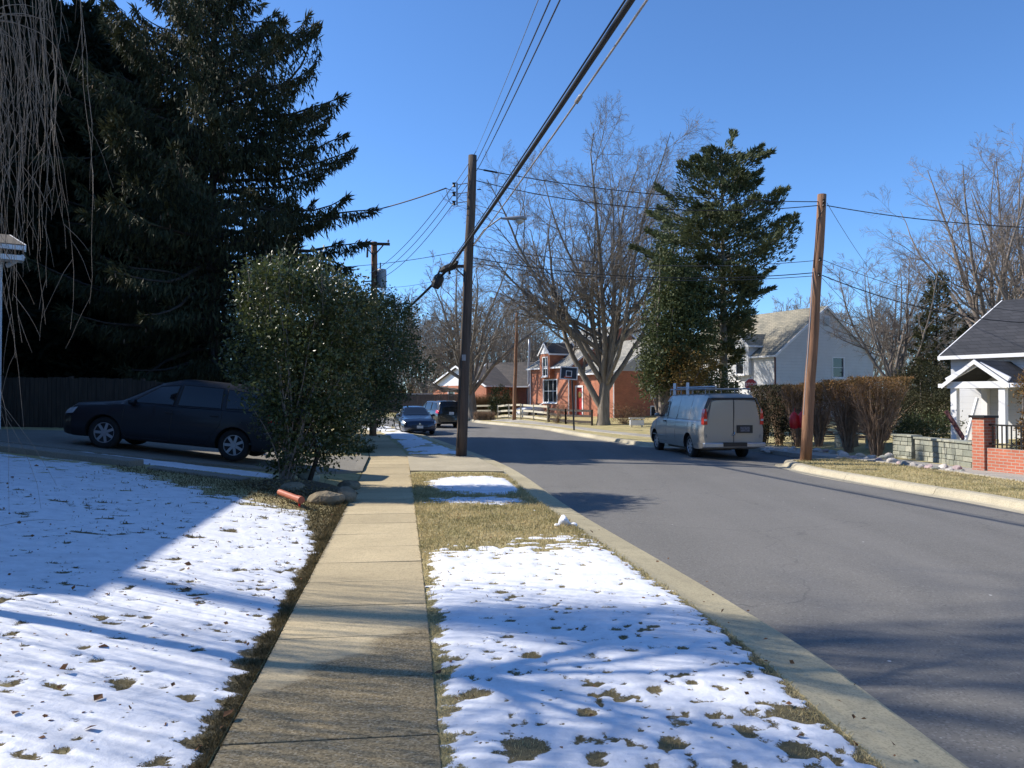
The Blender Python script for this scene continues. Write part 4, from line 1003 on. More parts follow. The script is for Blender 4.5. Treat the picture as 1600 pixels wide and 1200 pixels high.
# ------------------------------------------------------------------ poles, wires, signs, fences, walls
def pole_thing(label, base, top, r0, r1, mat, steps=True):
    root = thing('utility_pole', label, 'pole', base)
    b = Vector(base); t = Vector(top); pts = [b+(t-b)*k/10+Vector((.012*math.sin(k*1.7), 0, 0)) for k in range(11)]
    pts[0] = b+Vector((0, 0, -.3))
    mb = MB(); mb.tube(pts, [r0+(r1-r0)*k/10 for k in range(11)], 14); mb.build('pole', mat, root, world=True, smooth=True)
    return root, b, t
Y1 = 24.26
b1 = Vector((*G(720, 715, 0), 0)); t1 = P(739, 243, Y1+.1)
pole1, _, _ = pole_thing('tall dark wooden utility pole on the verge beside the driveway apron', b1, t1, .17, .13, M['poledark'])
def on1(y): k = (715-y)/(715-243); return b1+(t1-b1)*k
# telephone bracket arm, brace, splice case, insulator rack
mb = MB(); a = on1(417); mb.bar(a, a+Vector((-.62, -.02, .0)), .07, .09); mb.bar(a+Vector((0, 0, -.45)), a+Vector((-.42, 0, -.03)), .04); mb.build('bracket_arm', M['poledark'], pole1, world=True)
mb = MB(); a = on1(300)
rk = P(714, 303, Y1)
for dz in (.28, 0, -.28):
    mb.tube([a+Vector((0, 0, dz)), rk+Vector((0, 0, dz))], .014, 4)
mb.bar(rk+Vector((0, 0, -.34)), rk+Vector((0, 0, .34)), .05); mb.build('insulator_rack', M['galv'], pole1, world=True)
for dz in (.28, 0, -.28):
    mb = MB(); mb.lathe([(.02, -.07), (.06, -.06), (.035, 0), (.06, .06), (.02, .07)], 10, Matrix.Translation(rk+Vector((-.09, 0, dz)))); mb.build('insulator', M['black'], pole1, world=True)
mb = MB()
for z_ in (1.05,): p_ = t1+Vector((.13, 0, -z_)); mb.tube([p_, p_+Vector((.12, 0, 0))], .018, 5)
mb.build('bolt', M['black'], pole1, world=True)
mb = MB(); mb.tube([on1(700)+Vector((-.10, -.14, 0)), on1(430)+Vector((-.09, -.13, 0))], .02, 6); mb.build('ground_wire', M['black'], pole1, world=True)
mb = MB(); q = on1(560)+Vector((-.02, -.155, 0)); mb.box(-.06, .06, -.006, .006, -.09, .09, Matrix.Translation(q)); mb.build('number_plate', M['galv'], pole1, world=True)
# street lamp on its arm
lp = P(803, 343, 22.4)
root = thing('street_lamp', 'grey street lamp head on a thin arm from the dark pole', 'street lamp', tuple(lp))
mb = MB(); a = on1(385); mb.tube([a+Vector((.1, 0, 0)), a+(lp-a)*.35+Vector((0, 0, .22)), lp+Vector((-.35, 0, .06))], .022, 6); mb.build('lamp_arm', M['galv'], root, world=True)
mb = MB(); prof = [(-.36, .035, .03), (-.25, .07, .05), (-.05, .11, .07), (.1, .15, .085), (.25, .16, .09), (.34, .10, .06), (.37, .03, .02)]
vs = []; n = 12
for x, ry, rz_ in prof:
    for j in range(n): a = 2*math.pi*j/n; vs.append((x, ry*math.cos(a), rz_*math.sin(a)*(1.0 if math.sin(a) > 0 else .45)+.02))
mb.add(vs, [(i*n+j, i*n+(j+1) % n, (i+1)*n+(j+1) % n, (i+1)*n+j) for i in range(6) for j in range(n)]+[tuple(range(n)), tuple(6*n+j for j in range(n))])
mb.build('lamp_housing', M['lampgrey'], root, smooth=True)
mb = MB(); mb.lathe([(.0, -.13), (.07, -.115), (.12, -.07), (.13, -.01), (.0, -.0)], 14, Matrix.Translation((.16, 0, 0))); mb.build('lamp_lens', simple('lamp_lens', (.42, .42, .40), .3, bmp=0), root, smooth=True)
# right brown pole
b2 = Vector((*G(1258, 720, 0), .03)); t2 = P(1285, 304, 23.2)
pole2, _, _ = pole_thing('reddish brown wooden utility pole at the right driveway mouth', b2, t2, .165, .125, M['polebrown'])
def on2(y): k = (720-y)/(720-304); return b2+(t2-b2)*k
mb = MB(); mb.tube([on2(420)+Vector((-.14, -.05, 0)), on2(345)+Vector((-.13, -.08, 0)), on2(330)+Vector((.0, -.14, 0))], .012, 5); mb.build('service_wire', M['black'], pole2, world=True)
mb = MB(); mb.tube([on2(650)+Vector((-.145, -.05, 0)), on2(425)+Vector((-.13, -.05, 0))], .016, 5); mb.build('conduit', M['galv'], pole2, world=True)
for yy in (316, 322, 408, 432):
    mb = MB(); mb.lathe([(.02, -.05), (.05, -.04), (.03, 0), (.05, .04), (.02, .05)], 8, Matrix.Translation(on2(yy)+Vector((.0, -.17, 0)))); mb.build('insulator', M['black'], pole2, world=True)
# far poles
b3 = Vector((*G(803, 659, 0), .05)); t3 = P(808, 487, b3.y)
pole3, _, _ = pole_thing('thin brown utility pole standing in front of the pale rail fence', b3, t3, .15, .11, M['polebrown'])
b4 = P(825, 636, 72); b4.z = .2; t4 = P(827, 530, 72)
pole4, _, _ = pole_thing('slim grey pole beside the white gabled brick house', b4, t4, .11, .09, M['galv'])
t5 = P(585, 378, 37.5); b5 = Vector((t5.x-.05, 37.5, .1))
pole5, _, _ = pole_thing('wooden pole with a crossarm and grey transformer, rising behind the shrubs', b5, t5, .17, .14, M['polebrown'])
mb = MB(); mb.bar(t5+Vector((-.75, -.16, -.10)), t5+Vector((.75, -.16, -.14)), .1, .12); mb.bar(t5+Vector((-.45, -.16, -.15)), t5+Vector((0, -.16, -.7)), .05); mb.bar(t5+Vector((.45, -.16, -.18)), t5+Vector((0, -.16, -.7)), .05); mb.build('crossarm', M['poledark'], pole5, world=True)
for dx in (-.68, -.35, .68):
    mb = MB(); mb.lathe([(.02, 0), (.05, .03), (.05, .1), (.02, .14)], 8, Matrix.Translation(t5+Vector((dx, -.16, -.06)))); mb.build('insulator', M['greycan'], pole5, world=True)
mb = MB(); mb.lathe([(.02, -.45), (.22, -.43), (.23, -.3), (.23, .38), (.19, .44), (.02, .47)], 16, Matrix.Translation(t5+Vector((.36, -.1, -1.75)))); tr_ = mb.build('transformer', M['greycan'], pole5, world=True, smooth=False)
mb = MB(); mb.tube([t5+Vector((.3, -.1, -1.3)), t5+Vector((.3, -.1, -1.0))], .03, 6); mb.tube([t5+Vector((-.3, -.1, -.3)), t5+Vector((-.32, -.1, -.75))], .05, 6); mb.bar(t5+Vector((-.6, -.1, -1.9)), t5+Vector((.1, -.1, -1.85)), .05); mb.build('cutout_switch', M['black'], pole5, world=True)
# ---- wires
def wire(label, a, b, sag=.3, r=.012, mat=None, n=24, name='overhead_wire', mid=()):
    a = Vector(a); b = Vector(b); pts = []
    for k in range(n+1):
        t = k/n; p = a.lerp(b, t); p.z -= sag*4*t*(1-t); pts.append(p)
    mb = MB(); mb.tube([p for p in pts], r, 6)
    for t, l_ in mid:
        i = int(t*n); d = (pts[i+1]-pts[i]).normalized(); mb.tube([pts[i]-d*l_/2, pts[i]-d*l_*.4, pts[i]+d*l_*.4, pts[i]+d*l_/2], [r*.6, r*2.2, r*2.2, r*.6], 6)
    return tag(mb.build(name, mat or M['wire'], origin=a, smooth=True), label, 'wire')
def through(px, py, Y, anchor, ext):
    """far end of a straight span that starts at anchor and passes through a seen point, extended ext times"""
    p = P(px, py, Y); a = Vector(anchor); return a+(p-a)*ext
brk = P(702, 418, Y1)
wire('thick black telephone cable sweeping overhead from the bracket arm of the dark pole', brk, through(963, 0, 8.6, brk, 2.2), .25, .040, M['cable'], name='telephone_cable', mid=((.57, 1.2),))
wire('thinner black strand lashed just above the thick telephone cable', brk+Vector((0, 0, .10)), through(957, 0, 8.8, brk+Vector((0, 0, .10)), 2.2), .22, .013, M['cable'], name='telephone_cable')
wire('black cable running down left from the bracket arm behind the shrubs', brk, P(600, 512, 37.4), .1, .045, M['cable'], name='telephone_cable')
a = on1(385)+Vector((.13, -.05, 0))
wire('pale twisted wire right of the thick overhead cable', a, through(992, 0, 9.0, a, 2.0), .2, .016, M['palewire'], mid=((.45, .3),))
wire('pale wire twisted round its neighbour, right of the thick overhead cable', a+Vector((.03, 0, .04)), through(995, 0, 9.0, a, 2.0)+Vector((.0, 0, .05)), .2, .010, M['cable'])
for k, (px, py0) in enumerate(((834, 236), (852, 250), (867, 258))):
    s0 = P((744, 746, 750)[k], py0, Y1+.05)
    wire(('thinnest and leftmost of three high wires converging on the dark pole top', 'middle one of three high wires converging on the dark pole top', 'rightmost of three high wires converging on the dark pole top')[k], s0, through(px, 0, 10.5+.2*k, s0, 2.0), .15, (.006, .011, .012)[k], M['wire' if k else 'galv'])
    e = t5+Vector(((-.68, -.16, .08), (-.35, -.16, .08), (.68, -.16, .08))[k]) if k < 0 else t5+Vector((-.2+.2*k, -.1, -1.5-.15*k))
    wire(('uppermost of three wires from the insulator rack down to the transformer pole', 'middle one of three wires from the insulator rack to the transformer pole', 'lowest of three wires from the insulator rack to the transformer pole')[k], rk+Vector((-.1, 0, .28-.28*k)), e, .35, .011)
    wire(('short jumper wire from the pole top to the upper rack insulator', 'short jumper wire from the pole top to the middle rack insulator', 'short jumper wire from the pole top to the lowest rack insulator')[k], s0, rk+Vector((-.08, 0, .28-.28*k)), .03, .010, n=6)
ed = P(697, 294, Y1); fl = P(395, 345, 38)
wire('black service drop running left from the dark pole into the spruce', ed, fl, .45, .020, M['cable'])
wire('short slack end of the service drop beside the insulator rack', ed, rk+Vector((-.1, 0, .12)), .02, .010, n=8)
wire('short looped tail of the service drop under the insulator rack', ed, rk+Vector((-.1, 0, -.25)), .22, .010, n=10)
wire('slightly sagging wire leaving the dark pole to the left at lamp height', on1(392)+Vector((-.12, 0, 0)), P(440, 415, 36), .25, .010)
wire('thin low wire leaving the dark pole to the left above the sedan', on1(428)+Vector((-.12, 0, 0)), P(560, 446, 40), .25, .007)
for k, (y1, y2, sg, r_, lb) in enumerate(((264, 316, .25, .013, 'topmost wire between the dark pole and the reddish pole'), (283, 322, .45, .013, 'second wire from the top between the two big poles, sagging a little'),
        (385, 409, .35, .010, 'thin wire crossing the bare tree at lamp height between the two big poles'), (404, 428, .35, .014, 'upper of the paired low cables between the two big poles'), (412, 433, .30, .010, 'lower of the paired low cables between the two big poles'))):
    wire(lb, on1(y1)+Vector((.14, -.02, 0)), on2(y2)+Vector((-.13, -.05, 0)), sg, r_, M['cable'] if k in (0, 1, 3) else M['wire'], mid=((.06, .5),) if k == 0 else ())
for k, (y0, px, py, Yq, sg, r_, lb) in enumerate(((322, 1700, 358, 20, .15, .014, 'black cable from the reddish pole top out of the right edge'), (318, 1368, 432, 34, .1, .008, 'thin drop wire slanting down right from the reddish pole top'),
        (408, 1640, 490, 24.5, .3, .008, 'upper low wire from the reddish pole toward the porch house'), (432, 1640, 505, 24.8, .35, .014, 'thick low cable from the reddish pole toward the porch house'), (436, 1420, 560, 40, .2, .007, 'thin low drop wire going down behind the hedge from the reddish pole'), (415, 1480, 540, 27, .2, .007, 'faint drop wire from the reddish pole to the porch house eave'))):
    wire(lb, on2(y0)+Vector((.13, -.05, 0)), P(px, py, Yq), sg, r_, M['cable'] if k in (0, 3) else M['wire'])
for k in range(2):
    wire(('upper thin wire from the far brown pole across to the bare tree', 'lower thin wire from the far brown pole across to the bare tree')[k], t3+Vector((.1, 0, -.15-.6*k)), P(960, 560+14*k, 52), .3, .012)
# splice case hanging at the cable
sp = P(684, 439, Y1+1.3)
root = thing('splice_case', 'black splice case hanging from the telephone cable left of the dark pole', 'cable box', tuple(sp))
mb = MB(); mb.lathe([(.04, -.26), (.13, -.24), (.17, -.1), (.17, .12), (.12, .2), (.04, .24)], 10, Matrix.Rotation(R(25), 4, 'Y')); mb.build('case', M['cable'], root)
mb = MB(); mb.tube([(0, 0, .2), (.12, -.05, .42)], .03, 6); mb.build('hanger', M['cable'], root)
root = thing('splice_case', 'black cable clamp and closure at the end of the bracket arm', 'cable box', tuple(brk))
mb = MB(); mb.tube([(-.28, .0, -.12), (-.12, 0, -.04), (.12, 0, .05), (.26, -.2, .14)], [.05, .11, .12, .05], 8); mb.build('case', M['cable'], root)
mb = MB(); mb.tube([(0, 0, -.1), (.02, 0, -.2)], .04, 6); mb.build('hanger', M['cable'], root)
# ---- basketball hoop
bb = Vector((*G(897, 671, .05), .05)); Yb = bb.y; tb = P(889, 583, Yb)
root = thing('basketball_hoop', 'basketball hoop on a dark post at the kerb before the orange brick house', 'basketball hoop', tuple(bb))
mb = MB(); top_ = Vector((tb.x+.18, Yb+.25, tb.z-.25)); mb.tube([bb+Vector((0, 0, -.05)), top_], .05, 8); mb.tube([top_, Vector((tb.x, Yb+.05, tb.z-.1))], .035, 6); mb.build('post', M['black'], root, world=True)
rw = Matrix.Translation(tb) @ Matrix.Rotation(R(-12), 4, 'Z') @ Matrix.Rotation(R(4), 4, 'Y')
mb = MB(); mb.box(-.46, .46, -.0, .03, -.34, .34, rw); bd = mb.build('backboard', simple('backboard_dark', (.03, .035, .05), .3, bmp=0), root, world=True)
mb = MB()
for x0, x1, z0, z1 in ((-.49, .49, .30, .36), (-.49, .49, -.36, -.30), (-.49, -.43, -.30, .30), (.43, .49, -.30, .30), (-.17, .17, .1, .14), (-.17, .17, -.2, -.16), (-.17, -.13, -.16, .1), (.13, .17, -.16, .1)):
    mb.box(x0, x1, -.02, -.003, z0, z1, rw)
mb.build('border', M['white'], bd, world=False).parent = bd
for v in bd.children[0].data.vertices: v.co = rotmat(root).inverted() @ v.co
mb = MB(); pts = [(rw @ Vector((.2*math.cos(t_*math.pi/6), -.24+.2*math.sin(t_*math.pi/6), -.24))) for t_ in range(13)]; mb.tube(pts, .015, 5, False); mb.build('rim', simple('rim_orange', (.35, .07, .02), .5, bmp=0), root, world=True)
# ---- stop sign beyond the van
sg_ = P(1173, 601, 40)
root = thing('stop_sign', 'red octagonal STOP sign just visible above the van rear', 'stop sign', (sg_.x, sg_.y, .2))
mb = MB(); mb.tube([(0, 0.03, -.1), (0, .03, sg_.z-.2+.4)], .03, 6); mb.build('post', M['galv'], root)
oc = [(.30*math.cos(R(22.5+45*k)), .30*math.sin(R(22.5+45*k))) for k in range(8)]; zc_ = sg_.z-.2; mx = Matrix.Translation((0, 0, zc_)) @ Matrix.Rotation(R(90), 4, 'X')
mb = MB(); mb.prism([(x*1.08, y*1.08) for x, y in oc], -.002, .006, mx); mb.build('sign_border', M['white'], root)
mb = MB(); mb.prism(oc, .006, .010, mx); sf = mb.build('sign_face', simple('sign_red', (.35, .015, .02), .4, var=.05, bmp=0), root)
tc = bpy.data.curves.new('lettering', 'FONT'); tc.body = 'STOP'; tc.size = .22; tc.align_x = 'CENTER'; tc.align_y = 'CENTER'; tc.extrude = .001
to = bpy.data.objects.new('lettering', tc); C.objects.link(to); dg = bpy.context.evaluated_depsgraph_get(); tm = bpy.data.meshes.new_from_object(to.evaluated_get(dg)); bpy.data.objects.remove(to)
to = bpy.data.objects.new('lettering', tm); C.objects.link(to); tm.materials.append(M['white']); to.parent = sf; to.location = (0, -.013, zc_); to.rotation_euler = (R(90), 0, 0)
# ---- rail fences
def rail_fence(label, pts, mat, h=1.15, rails=3, post_every=2.4, rh=.14, lean=0):
    """pts: ground points"""
    root = thing('rail_fence', label, 'fence', (*pts[0][:2], zH(*pts[0][:2])))
    inv = rotmat(root).inverted()
    for a, b in zip(pts, pts[1:]):
        a = Vector((*a, 0)); b = Vector((*b, 0)); L_ = (b-a).length; n = max(1, round(L_/post_every)); d = (b-a)/n
        for k in range(n):
            p, q = a+d*k, a+d*(k+1); p.z = zH(p.x, p.y); q.z = zH(q.x, q.y)
            for r_ in range(rails):
                z = .22+(h-.32)*r_/(rails-1); mb = MB(); dd = (q-p).normalized(); mb.bar(p+Vector((0, 0, z)), q+Vector((0, 0, z+random.uniform(-.02, .02))), .05, rh); mb.build('rail', mat, root, world=True)
            mb = MB(); mb.bar(p+Vector((0, 0, -.2)), p+Vector((0, 0, h)), .12); mb.build('post', mat, root, world=True)
        mb = MB(); mb.bar(q+Vector((0, 0, -.2)), q+Vector((0, 0, h)), .12); mb.build('post', mat, root, world=True)
random.seed(5)
g1 = G(718, 652, .1); g2 = G(768, 653, .1); g3 = G(778, 654, .1); g4 = G(856, 660, .1)
rail_fence('pale three rail fence section between the black suv and the gap', [g1, g2], M['railwood'])
rail_fence('pale three rail fence section behind the thin brown pole', [g3, g4], M['railwood'])
rail_fence('rail fence with its shade side painted dark, sloping from the pale fence toward the big bare tree', [G(858, 660, .1), G(884, 662, .1), G(925, 664, .1)], M['darkwood'], 1.0)  # dark wood colour stands in for the shaded side of the rails
# board fence behind the cars
def board_fence(label, a, b, h, mat, bw=.15, z=None, cap=True):
    a = Vector((*a, 0)); b = Vector((*b, 0)); L_ = (b-a).length; u = (b-a)/L_
    root = thing('board_fence', label, 'fence', (a.x, a.y, zH(a.x, a.y)), math.atan2(u.y, u.x))
    n = int(L_/bw); mb = MB(); rg = random.Random(4); zb = zH(a.x, a.y)
    for k in range(n):
        p = a+u*(k+.5)*bw; zz = zH(p.x, p.y)-zb; mb.box(k*bw+.006, (k+1)*bw-.006, -.012, .012, zz-.1, zz+h+rg.uniform(-.02, .02))
    mb.build('boards', mat, root)
    for k in range(int(L_/2.4)+1):
        p = a+u*k*2.4; zz = zH(p.x, p.y)-zb; mb = MB(); mb.box(k*2.4-.05, k*2.4+.05, .03, .13, zz-.1, zz+h+.05); mb.build('post', mat, root)
board_fence('dark brown board fence along the bend behind the two parked cars', (-13.5, 71.5+3.5), (-4.0, 72.5), 1.75, M['fencegrey'])
board_fence('dark wooden privacy fence behind the suv under the conifers', (-26.0, 26.5), (-6.3, 24.6), 1.6, M['darkwood'])
# low garage roof glimpsed behind the fence
root = thing('shed', 'low dark carport with a pale fascia behind the board fence', 'shed', (P(655, 620, 82).x, 82, .5))
mb = MB(); mb.box(-4.2, 1.8, -.2, 5, 1.55, 1.72); mb.build('roof', M['galv'], root); mb = MB(); mb.box(-4, 1.6, 3, 4.9, -.3, 1.54); mb.build('wall', M['fencegrey'], root)
mb = MB(); mb.box(-.6, 1.2, .4, 2.2, -.3, 1.1); mb.build('box', M['sidinggrey'], root)
for x in (-3.9, 1.5): mb = MB(); mb.box(x-.06, x+.06, 0, .12, -.3, 1.54); mb.build('post', M['fencegrey'], root)
# ---- stone retaining wall, brick pier wall and railing
def stonemat():
    m, nt, p = nodemat('stone_blocks'); g = nt.nodes.new('ShaderNodeNewGeometry'); co = objco(nt)
    f = g.outputs['Random Per Island']; col = mixc(nt, f, (.22, .23, .18), (.46, .45, .36)); f2 = math_(nt, 'FRACT', math_(nt, 'MULTIPLY', f, 7.3))
    col = mixc(nt, math_(nt, 'MULTIPLY', f2, .5), col, (.22, .25, .22)); col = mixc(nt, ramp(nt, noise(nt, co, 9, 5), .35, .7, 0, .35), col, (.12, .12, .10))
    nt.links.new(col, p.inputs['Base Color']); p.inputs['Roughness'].default_value = .9; nt.links.new(bump(nt, noise(nt, co, 25, 4), .6, .02), p.inputs['Normal']); return m
M['stone'] = stonemat(); M['stonemortar'] = simple('stone_mortar', (.26, .25, .21), .95)
def stone_wall(label, a, b, h, th=.3, seed=2, pillar=False):
    a = Vector((*a, 0)); b = Vector((*b, 0)); L_ = (b-a).length; u = (b-a)/L_
    root = thing('stone_wall', label, 'wall', (a.x, a.y, 0), math.atan2(u.y, u.x)); rg = random.Random(seed)
    mb = MB(); mb.box(0.02, L_-.02, .02, th-.02, -.2, h-.02); mb.build('core', M['stonemortar'], root)
    mb = MB(); z = -.05
    while z < h-.04:
        rh = min(rg.uniform(.11, .2), h-z); x = 0
        while x < L_-.02:
            w = min(rg.uniform(.16, .5), L_-x)
            mb.box(x+.008, x+w-.008, -rg.uniform(0, .015), .08, z+.008, z+rh-.008); x += w
        z += rh
    x = 0
    mb.build('blocks', M['stone'], root, bevel=.01)
    mb = MB(); x = -.03
    while x < L_: w = min(rg.uniform(.4, .8), L_+.03-x); mb.box(x+.004, x+w-.004, -.05, th+.03, h, h+.06); x += w
    mb.build('coping', M['stone'], root, bevel=.01)
sw = [G(1520, 730, .03), G(1430, 717, .03), G(1425, 716.5, .03), G(1395, 713, .03)]
stone_wall('grey green stone retaining wall between the brick pier and the hedge', sw[1], sw[0], .62)
stone_wall('squat stone wall block with a flat cap right of the last hedge shrub', sw[3], sw[2], .66, seed=4)
stone_wall('short stone wall piece seen between the second and third hedge shrubs', G(1352, 706, .03), G(1368, 708, .03), .58, seed=6)
stone_wall('short stone wall piece seen between the first and second hedge shrubs', G(1304, 701, .03), G(1330, 704, .03), .55, seed=7)
# brick wall with piers
pa = Vector((*G(1520, 734, .03), 0)); pb = Vector((*G(1690, 752, .03), 0)); u_ = (pb-pa).normalized(); ang = math.atan2(u_.y, u_.x); Lb = (pb-pa).length
root = thing('brick_wall', 'low red brick garden wall with piers and a black railing at the right edge', 'wall', (pa.x, pa.y, 0), ang)
hw_ = .60
mb = MB(); mb.box(.36, Lb, .04, .28, -.2, hw_); mb.build('wall', M['brickred'], root)
for x in (.0, 1.55):
    mb = MB(); mb.box(x, x+.36, -.02, .34, -.2, 1.33); pr_ = mb.build('pier', M['brickred'], root)
    mb = MB(); mb.box(x-.05, x+.41, -.07, .39, 1.33, 1.39); mb.build('cap', M['black'] if x == 0 else M['stone'], pr_)
mb = MB()
mb.box(.36, 1.55, .13, .18, 1.14, 1.18); mb.box(.36, 1.55, .13, .18, .68, .71)
for k in range(9): x = .44+k*.13; mb.box(x, x+.022, .142, .168, .60, 1.14)
mb.build('railing', M['black'], root)
for k, (x, lb) in enumerate(((.55, 'tiny grey flower pot inside the railing next to the brick pier'), (.95, 'small pale flower pot inside the railing, farther from the pier'))):
    q = pa+u_*x+Vector((.15, .5, 0)); r2 = thing('flower_pot', lb, 'plant pot', (q.x, q.y, zH(q.x, q.y)))
    mb = MB(); mb.lathe([(.08, 0), (.12, .2), (.13, .22), (.11, .22), (.1, .18)], 12); mb.build('pot', M['greycan'] if k == 0 else M['offwhite'], r2)
    rg = np.random.default_rng(k); N = 40; d = rnd_dirs(rg, N); d[:, 2] = abs(d[:, 2])+.5
    v, f = leaf_verts(np.tile([[0, 0, .18]], (N, 1))+rg.normal(size=(N, 3))*.04, d, rnd_dirs(rg, N), rg.uniform(.12, .3, N), np.full(N, .03)); np_mesh('leaves', v, f, M['holly'], r2)
# ---- loose rocks along the wall foot
M['rockpale'] = simple('pale_rock', (.50, .46, .42), .9, var=.25, scale=4, bmp=.6, bscale=18, bdist=.03)
M['rockpink'] = simple('pink_rock', (.42, .32, .31), .9, var=.25, scale=4, bmp=.6, bscale=18, bdist=.03)
M['rockgrey'] = simple('grey_rock', (.26, .27, .24), .9, var=.25, scale=4, bmp=.6, bscale=18, bdist=.03)
def rock(loc, s, mat, seed, label, group, name='rock', cat='rock'):
    rg = random.Random(seed); bm = bmesh.new(); bmesh.ops.create_icosphere(bm, subdivisions=2, radius=1)
    ax_ = [Vector((rg.gauss(0, 1), rg.gauss(0, 1), rg.gauss(0, 1))).normalized() for _ in range(9)]; dd = [rg.uniform(.55, .9) for _ in ax_]
    for v in bm.verts:
        for a_, d_ in zip(ax_, dd):
            k = v.co.dot(a_)
            if k > d_: v.co -= a_*(k-d_)
        v.co = Vector((v.co.x*s[0], v.co.y*s[1], v.co.z*s[2]))
    me = bpy.data.meshes.new(name); bm.to_mesh(me); bm.free(); me.materials.append(mat); o = bpy.data.objects.new(name, me); C.objects.link(o)
    o.location = loc; o.rotation_euler = (0, 0, rg.uniform(0, 6)); o.modifiers.new('b', 'BEVEL').width = .012
    return tag(o, label, cat, group)
rg = random.Random(11)
spots = [(1277, 704, .3), (1290, 703, .24), (1300, 707, .3), (1313, 705, .22), (1317, 711, .34), (1332, 713, .22), (1345, 711, .3), (1354, 715, .2), (1362, 713, .28), (1372, 717, .22), (1382, 716, .38), (1388, 712, .3), (1394, 720, .3),
         (1405, 722, .18), (1414, 723, .26), (1428, 725, .22), (1441, 727, .2), (1452, 728, .24), (1463, 730, .2), (1474, 729, .26), (1484, 732, .22), (1495, 731, .28), (1503, 734, .16)]
for k, (px, py, s_) in enumerate(spots):
    x, y = G(px, py+2, .04); lb = 'loose rock in the row at the foot of the hedge and stone wall'
    big = {4: 'large pinkish rock at the foot of the second hedge shrub', 10: 'largest pale boulder at the foot of the third hedge shrub'}.get(k)
    rock((x, y, zH(x, y)+s_*.16), (s_*.6, s_*.5, s_*.42), M[('rockpale', 'rockpink', 'rockgrey', 'rockpale')[k % 4]], k, big or lb, 'loose rocks along the right wall')
for k in range(14):
    px = rg.uniform(1192, 1262); x, y = G(px, 703+rg.uniform(-3, 3), .04)
    rock((x, y, zH(x, y)+.03), (.14, .12, .08), M['rockpale'], 50+k, 'small whitish stone on the shaded ground behind the reddish pole', 'small stones behind the reddish pole')
# red bags hanging in the hedge
for k, (px, py) in enumerate(((1241, 657), (1254, 656))):
    p = P(px, py, 27.0); r2 = thing('red_bag', ('red bag hanging in the dark hedge, farther left of the reddish pole', 'red bag hanging in the dark hedge, touching the reddish pole edge')[k], 'bag', tuple(p))
    mb = MB(); mb.lathe([(.02, .30), (.07, .27), (.15, .15), (.17, -.1), (.14, -.26), (.04, -.29)], 10, Matrix.Diagonal((1, .6, 1, 1))); mb.build('sack', simple('red_plastic', (.65, .02, .02), .35, bmp=.3, bscale=12, bdist=.03), r2, smooth=True)
    mb = MB(); mb.tube([(0, 0, .28), (.02, 0, .42)], .015, 5); mb.build('knot', M['redlens'], r2)
# white box near the big tree
q = G(995, 668, .05); r2 = thing('utility_box', 'small white box on two feet on the grass right of the big bare tree', 'box', (*q, zH(*q)))
mb = MB(); mb.box(-.4, .4, -.15, .15, .12, .42); mb.build('body', M['white'], r2); mb = MB(); mb.box(-.45, .45, -.18, .18, .5, .56); mb.build('lid', M['offwhite'], r2)
for x in (-.3, .3): mb = MB(); mb.box(x-.04, x+.04, -.05, .05, 0, .5); mb.build('leg', M['offwhite'], r2)
# ---- concrete edging strips along the drive, bed stones, fallen red pipe, snow lump
def edging(label, a, b, w, h):
    a = Vector((*a, 0)); b = Vector((*b, 0)); u = (b-a).normalized(); n = Vector((-u.y, u.x, 0)); mb = MB(); N = 8; vs = []
    for k in range(N+1):
        p = a+(b-a)*k/N
        for s in (-1, 1):
            q = p+n*s*w/2; z = zH(q.x, q.y); vs += [(q.x, q.y, z-.2), (q.x, q.y, z+h)]
    fs = []
    for k in range(N): o = k*4; fs += [(o+1, o+3, o+7, o+5), (o, o+1, o+5, o+4), (o+2, o+6, o+7, o+3)]
    fs += [(0, 2, 3, 1), (N*4, N*4+1, N*4+3, N*4+2)]
    mb.add(vs, fs); return tag(mb.build('concrete_edging', M['drive'], origin=(a.x, a.y, zH(a.x, a.y)), bevel=.015), label, 'edging')
edging('long pale concrete strip between the snowy lawn and the suv drive', (-13.5, 15.9), (-7.35, 15.65), .55, .12)
edging('shorter low concrete strip running to the shrub bed', (-7.0, 15.55), (-5.1, 15.35), .4, .05)
M['bedstone'] = simple('mossy_bed_stone', (.21, .17, .11), .95, var=.35, scale=5, bmp=.8, bscale=15, bdist=.03)
for k, (px, py, sx, sz, lb) in enumerate(((508, 775, .62, .17, 'big flat brown edging stone at the front of the shrub bed'), (545, 752, .4, .16, 'dark edging stone of the shrub bed touching the sidewalk'), (540, 770, .32, .2, 'dark corner stone of the shrub bed near the sidewalk'), (456, 764, .42, .14, 'brown clod of soil and stone at the left of the shrub bed'))):
    x, y = G(px, py+6, .1); o = rock((x, y, zH(x, y)+sz*.4), (sx*.62, .3, sz), M['bedstone'], 80+k, lb, None); o.rotation_euler = (0, 0, R(8))
x, y = G(479, 748, .25); o = rock((x, y, zH(x, y)+.16), (.27, .12, .16), simple('square_stone', (.36, .36, .28), .9, bmp=.5), 90, 'pale squarish stone upright in the shrub bed by the trunk', None); o.rotation_euler = (0, 0, .1)
a = Vector((*G(437, 780, .15), 0)); b = Vector((*G(470, 790, .12), 0)); a.z = zH(a.x, a.y)+.14; b.z = zH(b.x, b.y)+.13
r2 = thing('drain_pipe', 'orange red clay pipe lying in the grass before the shrub bed', 'pipe', tuple(a))
mb = MB(); mb.tube([a, b], .05, 12); mb.tube([b-(b-a).normalized()*.1, b+(b-a).normalized()*.02], .06, 12); mb.build('pipe', simple('terracotta', (.40, .11, .06), .6, var=.15, bmp=.15), r2, world=True, smooth=False)
mb = MB(); mb.tube([b-(b-a).normalized()*.06, b-(b-a).normalized()*.06+Vector((.02, -.02, -.16))], .018, 6); mb.build('prop', M['redlens'], r2, world=True)
